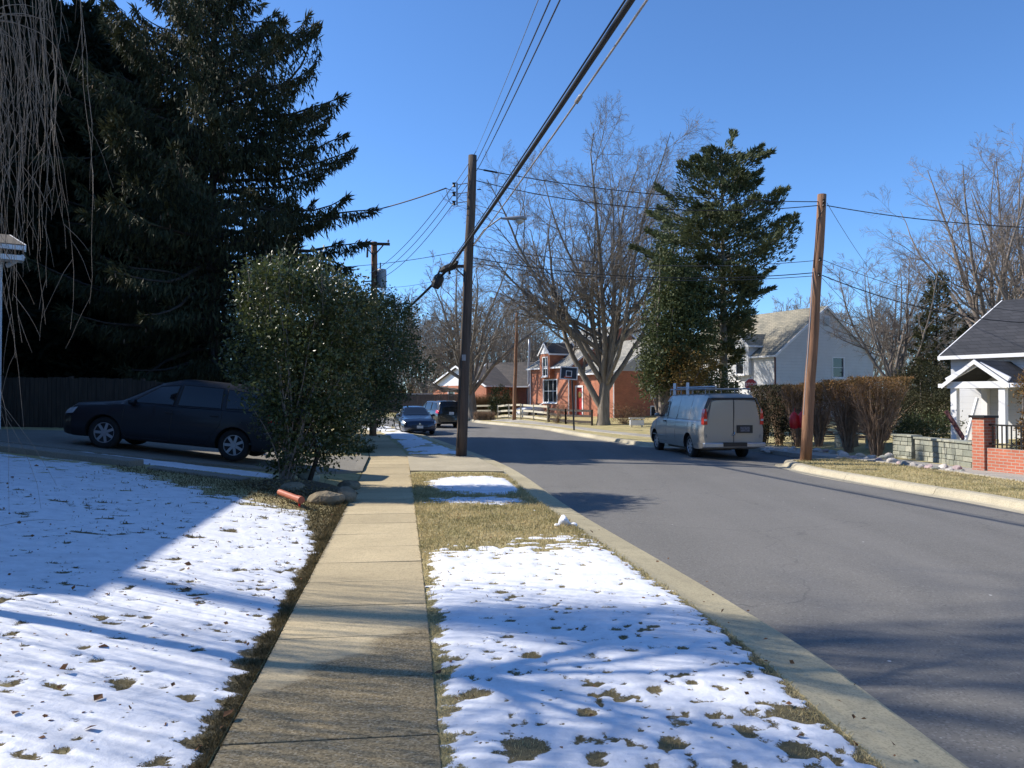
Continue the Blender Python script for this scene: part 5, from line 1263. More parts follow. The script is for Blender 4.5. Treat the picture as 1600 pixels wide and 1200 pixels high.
x, y = G(882, 824, 0)
for k, (dx, dy, s_, lb) in enumerate(((0, 0, .13, 'largest white lump of cleared snow on the kerb'), (.12, -.08, .08, 'small snow lump right of the large one on the kerb'), (-.10, -.06, .06, 'small snow lump left of the large one on the kerb'))):
    rock((x+dx, y+dy, .02+s_*.4), (s_, s_*.8, s_*(.9 if k == 0 else .5)), simple('snow_lump', (.82, .83, .86), .8, var=.03, bmp=.4, bscale=20), 100+k, lb, None, 'snow_lump', 'snow lump')
# red reflector stake by the suv
x, y = G(411, 709, .35); r2 = thing('marker_stake', 'thin red driveway marker stake behind the suv rear wheel', 'stake', (x, y, zH(x, y)))
mb = MB(); mb.tube([(0, 0, -.1), (-.12, 0, .75)], .012, 6); mb.build('stake', M['redlens'], r2); mb = MB(); mb.tube([(-.09, 0, .6), (-.13, 0, .78)], .022, 6); mb.build('reflector', M['redlens'], r2)
# ------------------------------------------------------------------ vegetation
def unit(v): return v/np.maximum(np.linalg.norm(v, axis=-1, keepdims=True), 1e-9)
def grow(rng, P0, D, L, R0, K, wob, up, tip=.25, down=None):
    B = len(P0); pts = np.zeros((B, K, 3)); pts[:, 0] = P0; d = unit(D.copy()); st = (L/(K-1))[:, None]
    for k in range(1, K):
        pts[:, k] = pts[:, k-1]+d*st
        d = d+rng.normal(size=(B, 3))*wob; d[:, 2] += up if np.isscalar(up) else up[k]
        d = unit(d)
    t = np.linspace(0, 1, K)[None, :]; rad = R0[:, None]*(1-t*(1-tip))
    return pts, rad
def tubes(pts, rad, n):
    B, K, _ = pts.shape
    tan = np.zeros_like(pts); tan[:, 1:-1] = pts[:, 2:]-pts[:, :-2]; tan[:, 0] = pts[:, 1]-pts[:, 0]; tan[:, -1] = pts[:, -1]-pts[:, -2]; tan = unit(tan)
    m = unit(pts[:, -1]-pts[:, 0])[:, None, :]
    ref = np.where(np.abs(m[..., 2:3]) < .9, np.array([0, 0, 1.0]), np.array([1.0, 0, 0]))
    a = unit(np.cross(tan, np.broadcast_to(ref, tan.shape))); b = np.cross(tan, a)
    ang = np.arange(n)*2*np.pi/n
    v = pts[:, :, None, :]+(a[:, :, None, :]*np.cos(ang)[None, None, :, None]+b[:, :, None, :]*np.sin(ang)[None, None, :, None])*rad[:, :, None, None]
    idx = np.arange(B*K*n).reshape(B, K, n); nx = np.roll(idx, -1, axis=2)
    f = np.stack([idx[:, :-1], nx[:, :-1], nx[:, 1:], idx[:, 1:]], axis=-1).reshape(-1, 4)
    return v.reshape(-1, 3), f
def children(rng, pts, rad, per, t0, t1, a0, a1, lf, L, rf=.6, shrink=.5, minr=.004, flat=0):
    B, K, _ = pts.shape; t = t0+(t1-t0)*(np.arange(per)[None, :]+rng.random((B, per)))/per
    x = t*(K-1); i = np.clip(x.astype(int), 0, K-2); fr = (x-i)[..., None]; bi = np.arange(B)[:, None]
    p = pts[bi, i]*(1-fr)+pts[bi, i+1]*fr; tan = unit(pts[bi, i+1]-pts[bi, i]); r = rad[bi, i]*(1-fr[..., 0])+rad[bi, i+1]*fr[..., 0]
    q = rng.normal(size=p.shape); q[..., 2] *= (1-flat); q = unit(q-tan*np.sum(q*tan, axis=-1, keepdims=True))
    an = rng.uniform(a0, a1, size=(B, per))[..., None]; d = tan*np.cos(an)+q*np.sin(an)
    ln = L[:, None]*lf*(1-shrink*(t-t0)/(1-t0+1e-6))*rng.uniform(.7, 1.25, size=(B, per))
    return p.reshape(-1, 3), d.reshape(-1, 3), ln.ravel(), np.maximum(r*rf, minr).ravel()
class Acc:
    def __init__(s): s.v = []; s.f = []; s.n = 0
    def add(s, v, f): s.v.append(v); s.f.append(f+s.n); s.n += len(v)
    def build(s, name, mat, parent=None, smooth=True): return np_mesh(name, np.concatenate(s.v), np.concatenate(s.f), mat, parent, smooth)
def bare_tree(label, loc, H_, tr, fork, nmain, spread, seed, mat, group=None, dens=1.0, minr=.010, lean=(0, 0), extra=None, name='bare_tree', lv=5, up=(.06, .05, .03, .02)):
    rng = np.random.default_rng(seed); root = thing(name, label, 'tree', tuple(loc), 0, group)
    T, Cn = Acc(), Acc()
    p, r = grow(rng, np.array([[0, 0, -.3]]), np.array([[lean[0], lean[1], 1.0]]), np.array([fork+.5]), np.array([tr*1.25]), 6, .03, .02, .75); r[:, 0] *= 1.35; T.add(*tubes(p, r, 12))
    base = p[0, -1]; az = rng.uniform(0, 2*np.pi)+np.arange(nmain)*2*np.pi/nmain*1.0+rng.normal(size=nmain)*.3
    tilt = rng.uniform(.12, 1.0, nmain)*spread; D = np.stack([np.cos(az)*np.sin(tilt), np.sin(az)*np.sin(tilt), np.cos(tilt)], axis=1)
    Lm = (H_-fork)*rng.uniform(.80, 1.0, nmain)*(1.0+.1*tilt)
    P0 = np.tile(base, (nmain, 1))-np.array([0, 0, 1])*rng.uniform(.0, min(.9, fork*.35), nmain)[:, None]
    R0 = tr*rng.uniform(.35, .62, nmain)
    if extra:
        for (d, l_, rr, z) in extra:
            P0 = np.vstack([P0, [[0, 0, z]]]); D = np.vstack([D, [d]]); Lm = np.append(Lm, l_); R0 = np.append(R0, rr)
    p1, r1 = grow(rng, P0, D, Lm, R0, 14, .075, up[0], .12); T.add(*tubes(p1, r1, 8))
    c = children(rng, p1, r1, int(10*dens), .18, .97, .45, .95, .42, Lm, .55, .55, minr); p2, r2 = grow(rng, *c, 9, .11, up[1], .2); Cn.add(*tubes(p2, r2, 5))
    c = children(rng, p2, r2, int(8*dens), .15, .98, .4, .95, .48, c[2], .6, .45, minr); p3, r3 = grow(rng, *c, 6, .12, up[2], .4); Cn.add(*tubes(p3, r3, 4))
    c = children(rng, p3, r3, int(6*dens), .12, 1.0, .35, .9, .52, c[2], .7, .4, minr*.8); p4, r4 = grow(rng, *c, 4, .13, up[3], .6); Cn.add(*tubes(p4, r4, 3))
    if lv > 4:
        c = children(rng, p4, r4, 4, .15, 1.0, .35, .9, .6, c[2], .8, .3, minr*.65); p5, r5 = grow(rng, *c, 3, .12, .02, .6); Cn.add(*tubes(p5, r5, 3))
    T.build('trunk', mat, root); Cn.build('crown', mat, root)
    return root
gh = G(943, 664, .1)
bare_tree('huge bare tree with many upright limbs in front of the orange brick house', (*gh, zH(*gh)), 17.8, .33, 2.6, 12, .78, 21, M['bark'], minr=.0085, dens=1.12, up=(.045, .035, .02, .01), extra=[((-.55, .1, .9), 12.5, .22, .9), ((-.75, -.1, .55), 9.5, .16, 4.5), ((-.85, .1, .45), 8.5, .14, 5.5), ((.6, 0, .7), 9, .15, 5), ((-.7, 0, .8), 10.5, .18, 3.5), ((.7, .1, .9), 10.5, .18, 4)])
c2 = P(737, 600, 66)
bare_tree('bare spreading tree behind the dark pole, a low limb reaching left', (c2.x, 66, .3), 13.6, .40, 1.8, 9, .95, 8, M['bark'], minr=.011, dens=.85, up=(.02, .03, .02, .01), extra=[((-1, 0, .12), 6.0, .22, 1.9), ((-.9, .1, .5), 7, .18, 2.6)])
c3 = P(1402, 600, 46)
bare_tree('bare tree with low spreading limbs between the white houses', (c3.x, 46, .5), 10.4, .19, 1.6, 8, .95, 15, M['barkpink'], minr=.007, dens=.9)
c4 = P(1548, 600, 47)
bare_tree('tall pinkish bare tree rising over the porch house roof', (c4.x, 47, .5), 15.8, .30, 3.5, 10, .8, 33, M['barkpink'], minr=.0075, dens=.9)
c5 = P(1640, 600, 44)
bare_tree('tall bare tree at the right frame edge behind the porch house', (c5.x, 44, .5), 15.2, .28, 3.0, 9, .85, 41, M['barkpink'], minr=.0075, dens=.85)
c6 = P(826, 600, 80)
small = bare_tree('slim bare tree right of the thin brown pole', (c6.x, 80, .3), 11.5, .22, 2.5, 8, .6, 55, M['bark'], minr=.014, lv=4)
# far trees: copies of three lighter kinds
far = []
for k in range(3):
    far.append(bare_tree('far bare tree in the wood on the skyline', (-30+10*k, 110, .2), 13, .25, 2.5, 9, (.6, .75, .9)[k], 70+k, M['bark'], minr=.022, lv=4, dens=.9, group='bare trees on the skyline'))
rg = random.Random(2); first = [0, 0, 0]
lab = 'far bare tree in the wood on the skyline'
for k, (px, Y, s) in enumerate([(560, 92, .95), (590, 100, 1.05), (618, 88, 1.0), (640, 105, 1.1), (662, 95, .9), (690, 110, 1.1), (712, 98, .9), (760, 104, 1.0), (785, 96, 1.15), (808, 112, 1.0), (842, 108, .9), (866, 98, .8), (985, 90, .8), (1010, 84, .85),
        (1190, 96, 1.0), (1215, 88, .9), (1238, 100, 1.0), (1262, 92, .95), (1300, 104, 1.0), (1335, 80, .7), (1360, 96, .9), (1395, 88, .9), (1440, 92, .9), (1475, 84, .8), (1500, 96, 1.0), (1530, 90, .95), (1580, 95, 1.1), (1620, 98, 1.1), (500, 96, 1.0), (440, 100, 1.0), (520, 120, 1.2)]):
    j = k % 3; o = far[j] if k < 3 else copy_tree(far[j])
    x = P(px, 600, Y).x; o.location = (x, Y, .2); o.rotation_euler = (0, 0, rg.uniform(0, 6)); o.scale = (s, s, s*rg.uniform(.85, 1.1))
# far wood: an uncountable mass of trunks and twigs on the horizon
rng = np.random.default_rng(5); N = 5200
x = rng.uniform(-150, 190, N); y = rng.uniform(118, 165, N)+.12*np.abs(x); h = rng.uniform(3, 10.5, N)*(.8+.4*vnoise(x, y*0, .04))
P0 = np.stack([x, y, np.zeros(N)], 1); D = np.stack([rng.normal(size=N)*.08, rng.normal(size=N)*.08, np.ones(N)], 1)
p1, r1 = grow(rng, P0, D, h, rng.uniform(.05, .16, N), 5, .06, .02, .2); A = Acc(); A.add(*tubes(p1, r1, 3))
c = children(rng, p1, r1, 7, .2, 1, .3, .8, .32, h, .5, .3, .025); p2, r2 = grow(rng, *c, 4, .1, .05, .4); A.add(*tubes(p2, r2, 3))
tag(A.build('far_wood', M['bark']), kind='stuff', label='hazy brown winter wood along the whole skyline', cat='wood')
# undergrowth along the horizon
N = 26000; x = rng.uniform(-150, 190, N); y = rng.uniform(100, 150, N)+.12*np.abs(x)
d = rnd_dirs(rng, N)*.5+np.array([0, 0, 1]); v, f = leaf_verts(np.stack([x, y, rng.uniform(0, 1.8, N)], 1), d, rnd_dirs(rng, N), rng.uniform(.8, 2.2, N), rng.uniform(.1, .25, N))
tag(np_mesh('undergrowth', v, f, M['broom']), kind='stuff', label='brown undergrowth below the far wood', cat='undergrowth')
# ---- conifers
def conifer(label, loc, H_, rfun, seed, leaf, mat, B=170, per=330, zmin=1.2, droop=.0, hang=.35, L=(.18, .42), W=(.04, .08), tr=.3, upk=.10, tiltfun=None, group=None, name='spruce_tree', cones=False, trunkmat=None, gap=0.0, side=.32, lean=(0, 0), wob=.03):
    rng = np.random.default_rng(seed); root = thing(name, label, 'tree', tuple(loc), 0, group)
    T = Acc(); p, r = grow(rng, np.array([[0, 0, -.3]]), np.array([[lean[0], lean[1], 1.0]]), np.array([H_+.3]), np.array([tr]), 12, .006, .01, .05); T.add(*tubes(p, r, 10))
    axis = p[0]
    z = zmin+(H_-zmin-.2)*(np.arange(B)+rng.random(B))/B; az = np.arange(B)*2.399+rng.normal(size=B)*.35
    ln = rfun(z, az)*rng.uniform(.72, 1.08, B)
    if gap: ln = ln*np.where(rng.random(B) < gap, .45, 1)
    ln = np.maximum(ln, .25); q = z/H_
    slope = (-.25+.75*q) if tiltfun is None else tiltfun(q)
    D = np.stack([np.cos(az), np.sin(az), slope], 1)
    ups = [0]+[(-.05-droop) if k < 4 else upk for k in range(1, 10)]
    ax = np.interp(z, axis[:, 2], axis[:, 0]), np.interp(z, axis[:, 2], axis[:, 1])
    pb, rb = grow(rng, np.stack([ax[0], ax[1], z], 1), D, ln, np.maximum(.012, .014*ln+.008), 9, wob, ups, .2); T.add(*tubes(pb, rb, 5))
    T.build('trunk', trunkmat or M['barkdark'], root)
    # foliage
    cnt = np.maximum(30, (per*ln/ln.mean()).astype(int)); bi = np.repeat(np.arange(B), cnt); M_ = len(bi)
    t = rng.random(M_)**.75*.92+.08; x_ = t*8; i = np.clip(x_.astype(int), 0, 7); fr = (x_-i)[:, None]
    pos = pb[bi, i]*(1-fr)+pb[bi, i+1]*fr; tan = unit(pb[bi, i+1]-pb[bi, i])
    sd = unit(np.cross(tan, np.array([0, 0, 1.0])))*np.where(rng.random(M_) < .5, -1, 1)[:, None]
    sl = side*ln[bi]*(1-t)**.8*rng.random(M_)+rng.random(M_)*.08
    pos = pos+sd*sl[:, None]+tan*(sl*.6)[:, None]; pos[:, 2] -= rng.random(M_)**1.5*hang*(1.1-t)+.15*sl
    if leaf == 'hang':
        d = rng.normal(size=(M_, 3))*.42+np.array([0, 0, -1.0])+tan*.3
        tipm = (t > .9) & (rng.random(M_) < .6); d[tipm] = tan[tipm]*1.2+rng.normal(size=(tipm.sum(), 3))*.4+np.array([0, 0, .1])
    elif leaf == 'up': d = tan*.9+sd*.5+rng.normal(size=(M_, 3))*.45+np.array([0, 0, .35])
    else: d = tan*.5+sd*.5+rng.normal(size=(M_, 3))*.6
    v, f = leaf_verts(pos, d, rnd_dirs(rng, M_), rng.uniform(*L, M_), rng.uniform(*W, M_)); np_mesh('crown', v, f, mat, root)
    if cones:
        n = 420; k = rng.integers(0, M_, n); k = k[(t[k] > .5)]; n = len(k); p0 = pos[k]; e = p0+np.array([0, 0, -.16])+rng.normal(size=(n, 3))*.015
        pts = np.stack([p0, p0+(e-p0)*.4, e], 1); v, f = tubes(pts, np.tile([[.012, .03, .012]], (n, 1)), 5)
        o = np_mesh('cones', v, f, M['stem'], root); o['kind'] = 'stuff'
    return root
sp_ = P(330, 600, 32.5)
def r_spruce(z, az): return np.interp(z, [1, 4, 8, 10.5, 13, 15.5, 17.5, 19], [5.6, 6.1, 6.6, 6.4, 5.7, 4.2, 2.6, .5])
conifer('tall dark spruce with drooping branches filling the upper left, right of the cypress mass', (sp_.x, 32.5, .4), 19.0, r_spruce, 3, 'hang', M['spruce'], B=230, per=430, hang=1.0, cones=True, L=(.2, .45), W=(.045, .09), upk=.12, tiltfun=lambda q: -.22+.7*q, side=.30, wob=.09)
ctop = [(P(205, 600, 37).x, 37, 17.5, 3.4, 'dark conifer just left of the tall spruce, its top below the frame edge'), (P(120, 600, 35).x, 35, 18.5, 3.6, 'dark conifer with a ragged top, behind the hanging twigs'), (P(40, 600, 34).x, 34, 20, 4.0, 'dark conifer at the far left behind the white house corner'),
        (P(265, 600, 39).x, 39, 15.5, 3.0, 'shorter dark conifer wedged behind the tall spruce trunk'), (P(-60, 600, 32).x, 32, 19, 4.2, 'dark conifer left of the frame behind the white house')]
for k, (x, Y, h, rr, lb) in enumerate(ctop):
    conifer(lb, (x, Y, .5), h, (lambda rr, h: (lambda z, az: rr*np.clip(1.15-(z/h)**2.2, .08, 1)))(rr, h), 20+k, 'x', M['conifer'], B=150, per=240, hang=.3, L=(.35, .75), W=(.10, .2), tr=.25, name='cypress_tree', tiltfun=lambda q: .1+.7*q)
for k, (x, Y, h, rr) in enumerate(((-17.2, 18.4, 11.5, 2.5), (-20.5, 20.6, 12.5, 2.8), (-24, 20, 13, 2.8))):
    conifer(('bushy conifer outside the left edge in front of the white house', 'taller conifer outside the left edge, second from the drive', 'tallest conifer outside the left edge, farthest from the drive')[k], (x, Y, .9), h, (lambda rr, h: (lambda z, az: rr*np.clip(1.1-(z/h)**2, .08, 1)))(rr, h), 40+k, 'x', M['conifer'], B=90, per=150, hang=.3, L=(.4, .8), W=(.14, .25), tr=.2, name='cypress_tree', tiltfun=lambda q: .1+.7*q)
# cedar on the right
cd = P(1131, 600, 40)
def r_cedar(z, az):
    rt = np.interp(z, [3, 4.5, 5.5, 6.6, 7.5, 8.6, 9.8, 10.6, 11.3, 12.2, 13.2, 14.3], [.5, 1.6, 2.4, 2.6, 4.0, 4.6, 4.4, 2.5, 1.8, 2.8, 2.2, .4])
    lf = np.interp(z, [3, 5, 8, 10, 11.5, 12.5, 14.3], [3.0, 3.8, 4.6, 4.6, 3.2, 2.2, .4])
    w = .5+.5*np.cos(az); return lf*(1-w)+rt*w
conifer('ragged evergreen with upswept tufts and a bare lower trunk, behind the van', (cd.x, 40, .4), 14.1, r_cedar, 9, 'up', M['cedar'], B=108, per=520, zmin=2.8, hang=.25, L=(.14, .32), W=(.045, .09), tr=.26, upk=.10, name='cedar_tree', tiltfun=lambda q: .05+.5*q, gap=.25, side=.55, wob=.15, trunkmat=M['bark'])
cf = P(1462, 600, 44)
conifer('narrow conifer with a browning top beside the porch house', (cf.x, 44, .5), 8.3, lambda z, az: np.interp(z, [1, 3, 6, 8.3], [1.7, 1.6, 1.1, .2]), 61, 'x', leafmat('olive_brown_conifer', (.035, .05, .022), (.13, .115, .055), .8, .15, .2), B=80, per=120, hang=.3, L=(.15, .35), W=(.04, .08), tr=.14, name='cypress_tree')
cf = P(1512, 600, 52); conifer('small distant spruce peeking over the charcoal roof', (cf.x, 52, .5), 7.0, lambda z, az: np.interp(z, [1, 7], [1.6, .1]), 62, 'x', M['conifer'], B=60, per=90, hang=.3, L=(.2, .4), W=(.06, .12), tr=.12, name='spruce_tree')
# ---- leafy masses made of clumps
def leafy(label, base, ells, mat, N, L, W, seed, cat='shrub', name='leafy_shrub', clump=.22, stems=10, stemmat=None, shoots=0, shell=.72, upb=.2, stem_r=.03):
    """ells: (center, radii) in world space"""
    rng = np.random.default_rng(seed); root = thing(name, label, cat, tuple(base)); b = np.array(base)
    vol = np.array([e[1][0]*e[1][1]*e[1][2] for e in ells])**.67; cnt = rng.multinomial(int(N/26), vol/vol.sum()); P_, Q_ = [], []
    for (c, r), n in zip(ells, cnt):
        d = rnd_dirs(rng, n); s = shell+(1.06-shell)*rng.random(n)**.6; q_ = fbm(d[:, 0]*2+c[0], d[:, 2]*2+d[:, 1]*1.7+c[2], 1.9, 3); s *= 1+1.0*(q_-.5)
        kq = (fbm(d[:, 0]*2+c[1]+5, d[:, 2]*2+d[:, 1]*1.7, 3.1, 2) > .37); P_.append((np.array(c)+d*np.array(r)*s[:, None])[kq]); Q_.append(d[kq])
    cp = np.concatenate(P_); cq = np.concatenate(Q_); k = np.repeat(np.arange(len(cp)), 26); n = len(k)
    off = rng.normal(size=(n, 3))*clump*.5; pos = cp[k]+off; d = unit(cq[k]*.6+rng.normal(size=(n, 3))*.7+np.array([0, 0, upb]))
    v, f = leaf_verts(pos-b, d, rnd_dirs(rng, n)+np.array([0, 0, .8]), rng.uniform(*L, n), rng.uniform(*W, n))
    T = Acc(); zt = cp[rng.integers(0, len(cp), max(stems, 2))]
    P0 = np.zeros((len(zt), 3))+rng.normal(size=(len(zt), 3))*np.array([.06, .06, 0])+np.array([0, 0, -.15]); tgt = zt-b; Lh = np.linalg.norm(tgt-P0, axis=1)
    ts = np.linspace(0, 1, 6)[None, :, None]; pts = P0[:, None, :]*(1-ts)+tgt[:, None, :]*ts; pts[..., :2] *= (ts**.6); pts += rng.normal(size=pts.shape)*.04*(ts > 0)*(ts < 1)
    rad = np.tile(np.linspace(stem_r, .006, 6)[None, :], (len(zt), 1)); T.add(*tubes(pts, rad, 5)); 
    if shoots:
        top = cp[np.argsort(cp[:, 2])[-max(shoots*3, 10):]]; top = top[rng.integers(0, len(top), shoots)]-b; D = rng.normal(size=(shoots, 3))*.22+np.array([0, 0, 1]); Ls = rng.uniform(.3, .85, shoots)
        p1, r1 = grow(rng, top-D*.25, D, Ls, np.full(shoots, .006), 5, .05, .03, .5); T.add(*tubes(p1, r1, 3))
        m = 14; tt = rng.random((shoots, m))*4; i = np.clip(tt.astype(int), 0, 3); fr = (tt-i)[..., None]; bi = np.arange(shoots)[:, None]; pp = (p1[bi, i]*(1-fr)+p1[bi, i+1]*fr).reshape(-1, 3)
        v2, f2 = leaf_verts(pp, rng.normal(size=pp.shape)*.7+np.array([0, 0, .5]), rnd_dirs(rng, len(pp)), rng.uniform(*L, len(pp)), rng.uniform(*W, len(pp))); f = np.concatenate([f, f2+len(v)]); v = np.concatenate([v, v2])
    T.build('stems', stemmat or M['barkpink'], root); np_mesh('foliage', v, f, mat, root)
    return root
E = lambda px, py, Y, rx, ry, rz: (tuple(P(px, py, Y)), (rx, ry, rz))
bx_, by_ = G(447, 747, .3)
shr = leafy('large glossy leafed shrub on a crooked pale trunk, in front of the dark suv tail', (bx_, by_, zH(bx_, by_)), [E(452, 500, 15.8, 1.02, 1.1, 1.05), E(500, 490, 16.2, .95, 1.1, .9), E(440, 470, 15.9, .85, .9, .75), E(470, 590, 15.6, .95, .95, 1.0), E(425, 560, 15.6, .7, .8, .8), E(540, 520, 16.4, .6, .9, .95), E(520, 610, 16.0, .55, .8, .9), E(470, 675, 15.5, .6, .6, .6), E(505, 690, 15.8, .6, .6, .5), E(450, 640, 15.6, .6, .7, .6), E(530, 665, 16, .45, .6, .6), E(465, 715, 15.5, .5, .5, .35)],
      M['holly'], 42000, (.06, .11), (.035, .06), 4, clump=.22, stems=26, shoots=120, stem_r=.02)
mb = MB(); bz = zH(bx_, by_); mb.tube([(bx_, by_, bz-.1), (bx_-.03, by_, bz+.22), (bx_+.02, by_, bz+.5), (bx_+.22, by_+.1, bz+.8), (bx_+.3, by_+.15, bz+1.5)], [.085, .065, .06, .06, .05], 9); mb.build('trunk', M['barkpink'], shr, world=True, smooth=True)
mb = MB(); mb.tube([(bx_+.35, by_+.2, bz-.1), (bx_+.55, by_+.25, bz+.6), (bx_+.35, by_+.2, bz+1.4)], [.05, .045, .03], 7); mb.build('trunk', M['barkdark'], shr, world=True, smooth=True)
leafy('tall dark shrub overhanging the sidewalk beyond the driveway', (-5.9, 28.5, .1), [E(600, 530, 28, 1.0, 1.3, 1.35), E(560, 505, 28.5, 1.1, 1.2, 1.35), E(625, 570, 29, .95, 1, 1.3), E(610, 500, 28.5, .9, 1, .8), E(575, 615, 28, .8, 1, 1.2), E(550, 600, 28, .8, 1, 1.6), E(600, 620, 28.5, .6, .8, .6)], M['holly'], 32000, (.07, .13), (.04, .07), 6, clump=.32, stems=18, shoots=50)
leafy('low dark shrub beside the sidewalk just past the driveway', (*G(566, 716, .05), .03), [E(566, 702, 26.3, .36, .4, .36), E(556, 706, 26.3, .3, .3, .25)], M['holly'], 2600, (.05, .09), (.03, .05), 7, clump=.12, stems=8)
leafy('narrow dark evergreen shrub at the end of the sidewalk before the sedan', (P(588, 640, 46).x, 46, .1), [E(588, 640, 46, .5, .5, 1.0), E(588, 600, 46, .6, .6, 1.2)], M['ivy'], 5200, (.09, .16), (.05, .08), 8, clump=.2, stems=6)
leafy('rounded evergreen mass behind the tall dark shrub', (P(545, 640, 38).x, 38, .1), [E(545, 600, 38, 1.6, 1.4, 1.9), E(570, 560, 38, 1.3, 1.2, 1.6)], M['conifer'], 9000, (.12, .25), (.05, .09), 9, clump=.4, stems=10)
leafy('small round evergreen shrub in the fence gap', (P(780, 640, 66).x, 66, .2), [E(780, 624, 66, .85, .7, .95)], M['ivy'], 3600, (.1, .18), (.05, .09), 10, clump=.25, stems=5)
iv = P(1032, 600, 38)
leafy('ivy covered trunk forming a dark leafy column left of the ragged evergreen', (iv.x, 38, .3), [E(1040, 385, 38, .4, .6, .9), E(1050, 440, 38, .8, 1.0, 1.1), E(1045, 495, 38, 1.0, 1.1, 1.4), E(1035, 550, 38, .95, 1.1, 1.5), E(1075, 520, 38, 1.1, 1.1, 1.3), E(1030, 590, 38, .75, .9, .9), E(1070, 465, 38, .9, 1.1, 1.1)], M['ivy'], 24000, (.12, .22), (.06, .11), 11, cat='tree', name='ivy_tree', clump=.5, stems=12, stem_r=.12)
leafy('yellow brown leafy shrub under the ragged evergreen', (P(1068, 640, 37).x, 37, .3), [E(1065, 585, 37, .85, .7, .75), E(1090, 570, 37, .75, .7, .7), E(1055, 560, 37, .5, .5, .5)], M['yellowleaf'], 3600, (.08, .16), (.05, .09), 12, clump=.3, stems=14)
leafy('dark green shrub behind the van under the evergreen', (P(1120, 650, 38).x, 38, .3), [E(1110, 605, 38, 1.1, .8, .7)], M['ivy'], 3500, (.1, .18), (.05, .09), 13, clump=.4, stems=8)
leafy('leggy brown brush beside the trunk of the huge bare tree', (P(975, 655, 50).x, 50, .2), [E(972, 648, 50, .8, .5, .5), E(990, 652, 50, .6, .5, .4)], M['broom'], 1600, (.15, .35), (.012, .025), 14, clump=.4, stems=60, stemmat=M['stem'], stem_r=.012)
leafy('dry cane bush in front of the orange brick house', (P(872, 655, 53).x, 53, .3), [E(870, 645, 53, .9, .5, .6)], M['broom'], 700, (.15, .3), (.012, .02), 15, clump=.4, stems=40, stemmat=M['stem'], stem_r=.012)
leafy('dark evergreen foundation shrub right of the browning conifer', (P(1440, 640, 33).x, 33, .5), [E(1440, 620, 33, 1.2, 1, 1.2), E(1475, 640, 31, .7, .6, .7)], M['hedgedark'], 9000, (.08, .16), (.04, .07), 16, clump=.3, stems=20)
leafy('small grey green shrub behind the stone wall near the porch', (P(1455, 680, 25.5).x, 25.5, .45), [E(1455, 668, 25.5, .8, .6, .38), E(1432, 672, 25.5, .5, .5, .3)], M['ivy'], 3500, (.07, .13), (.03, .05), 17, clump=.25, stems=10)
leafy('rust brown conical shrub at the right frame edge by the railing', (P(1606, 690, 19.2).x, 19.2, .45), [E(1607, 640, 19.2, .2, .3, .9), E(1610, 690, 19.2, .25, .3, .5)], M['hedgetop'], 3500, (.05, .1), (.02, .04), 18, clump=.12, stems=6)
# brown twig hedge behind the rail fence
def broom(label, a, b, h, w, N, seed, mat, name='hedge'):
    rng = np.random.default_rng(seed); a = np.array([*a, 0.]); b = np.array([*b, 0.]); root = thing(name, label, 'hedge', (a[0], a[1], zH(a[0], a[1])))
    t = rng.random(N)[:, None]; p = (a*(1-t)+b*t)+np.stack([rng.normal(size=N)*.1, rng.uniform(-w, w, N), np.zeros(N)], 1); D = rng.normal(size=(N, 3))*.16+np.array([0, 0, 1]); L_ = rng.uniform(.7, 1.0, N)*h
    p1, r1 = grow(rng, p-np.array([*a[:2], 0]), D, L_, rng.uniform(.008, .016, N), 4, .07, .02, .4); A = Acc(); A.add(*tubes(p1, r1, 3))
    c = children(rng, p1, r1, 5, .3, 1, .2, .6, .35, L_, .7, .3, .006); p2, r2 = grow(rng, *c, 3, .1, .05, .5); A.add(*tubes(p2, r2, 3)); A.build('twigs', mat, root)
    return root
broom('tan brown twiggy hedge behind the pale rail fence', (P(722, 640, 69).x, 69), (P(800, 640, 69).x, 69), 1.9, .5, 1500, 31, M['broom'])
broom('short reddish brush left of the fence gap by the roadside', (P(742, 655, 63).x, 63), (P(772, 655, 63).x, 63), .7, .3, 350, 32, M['stem'])
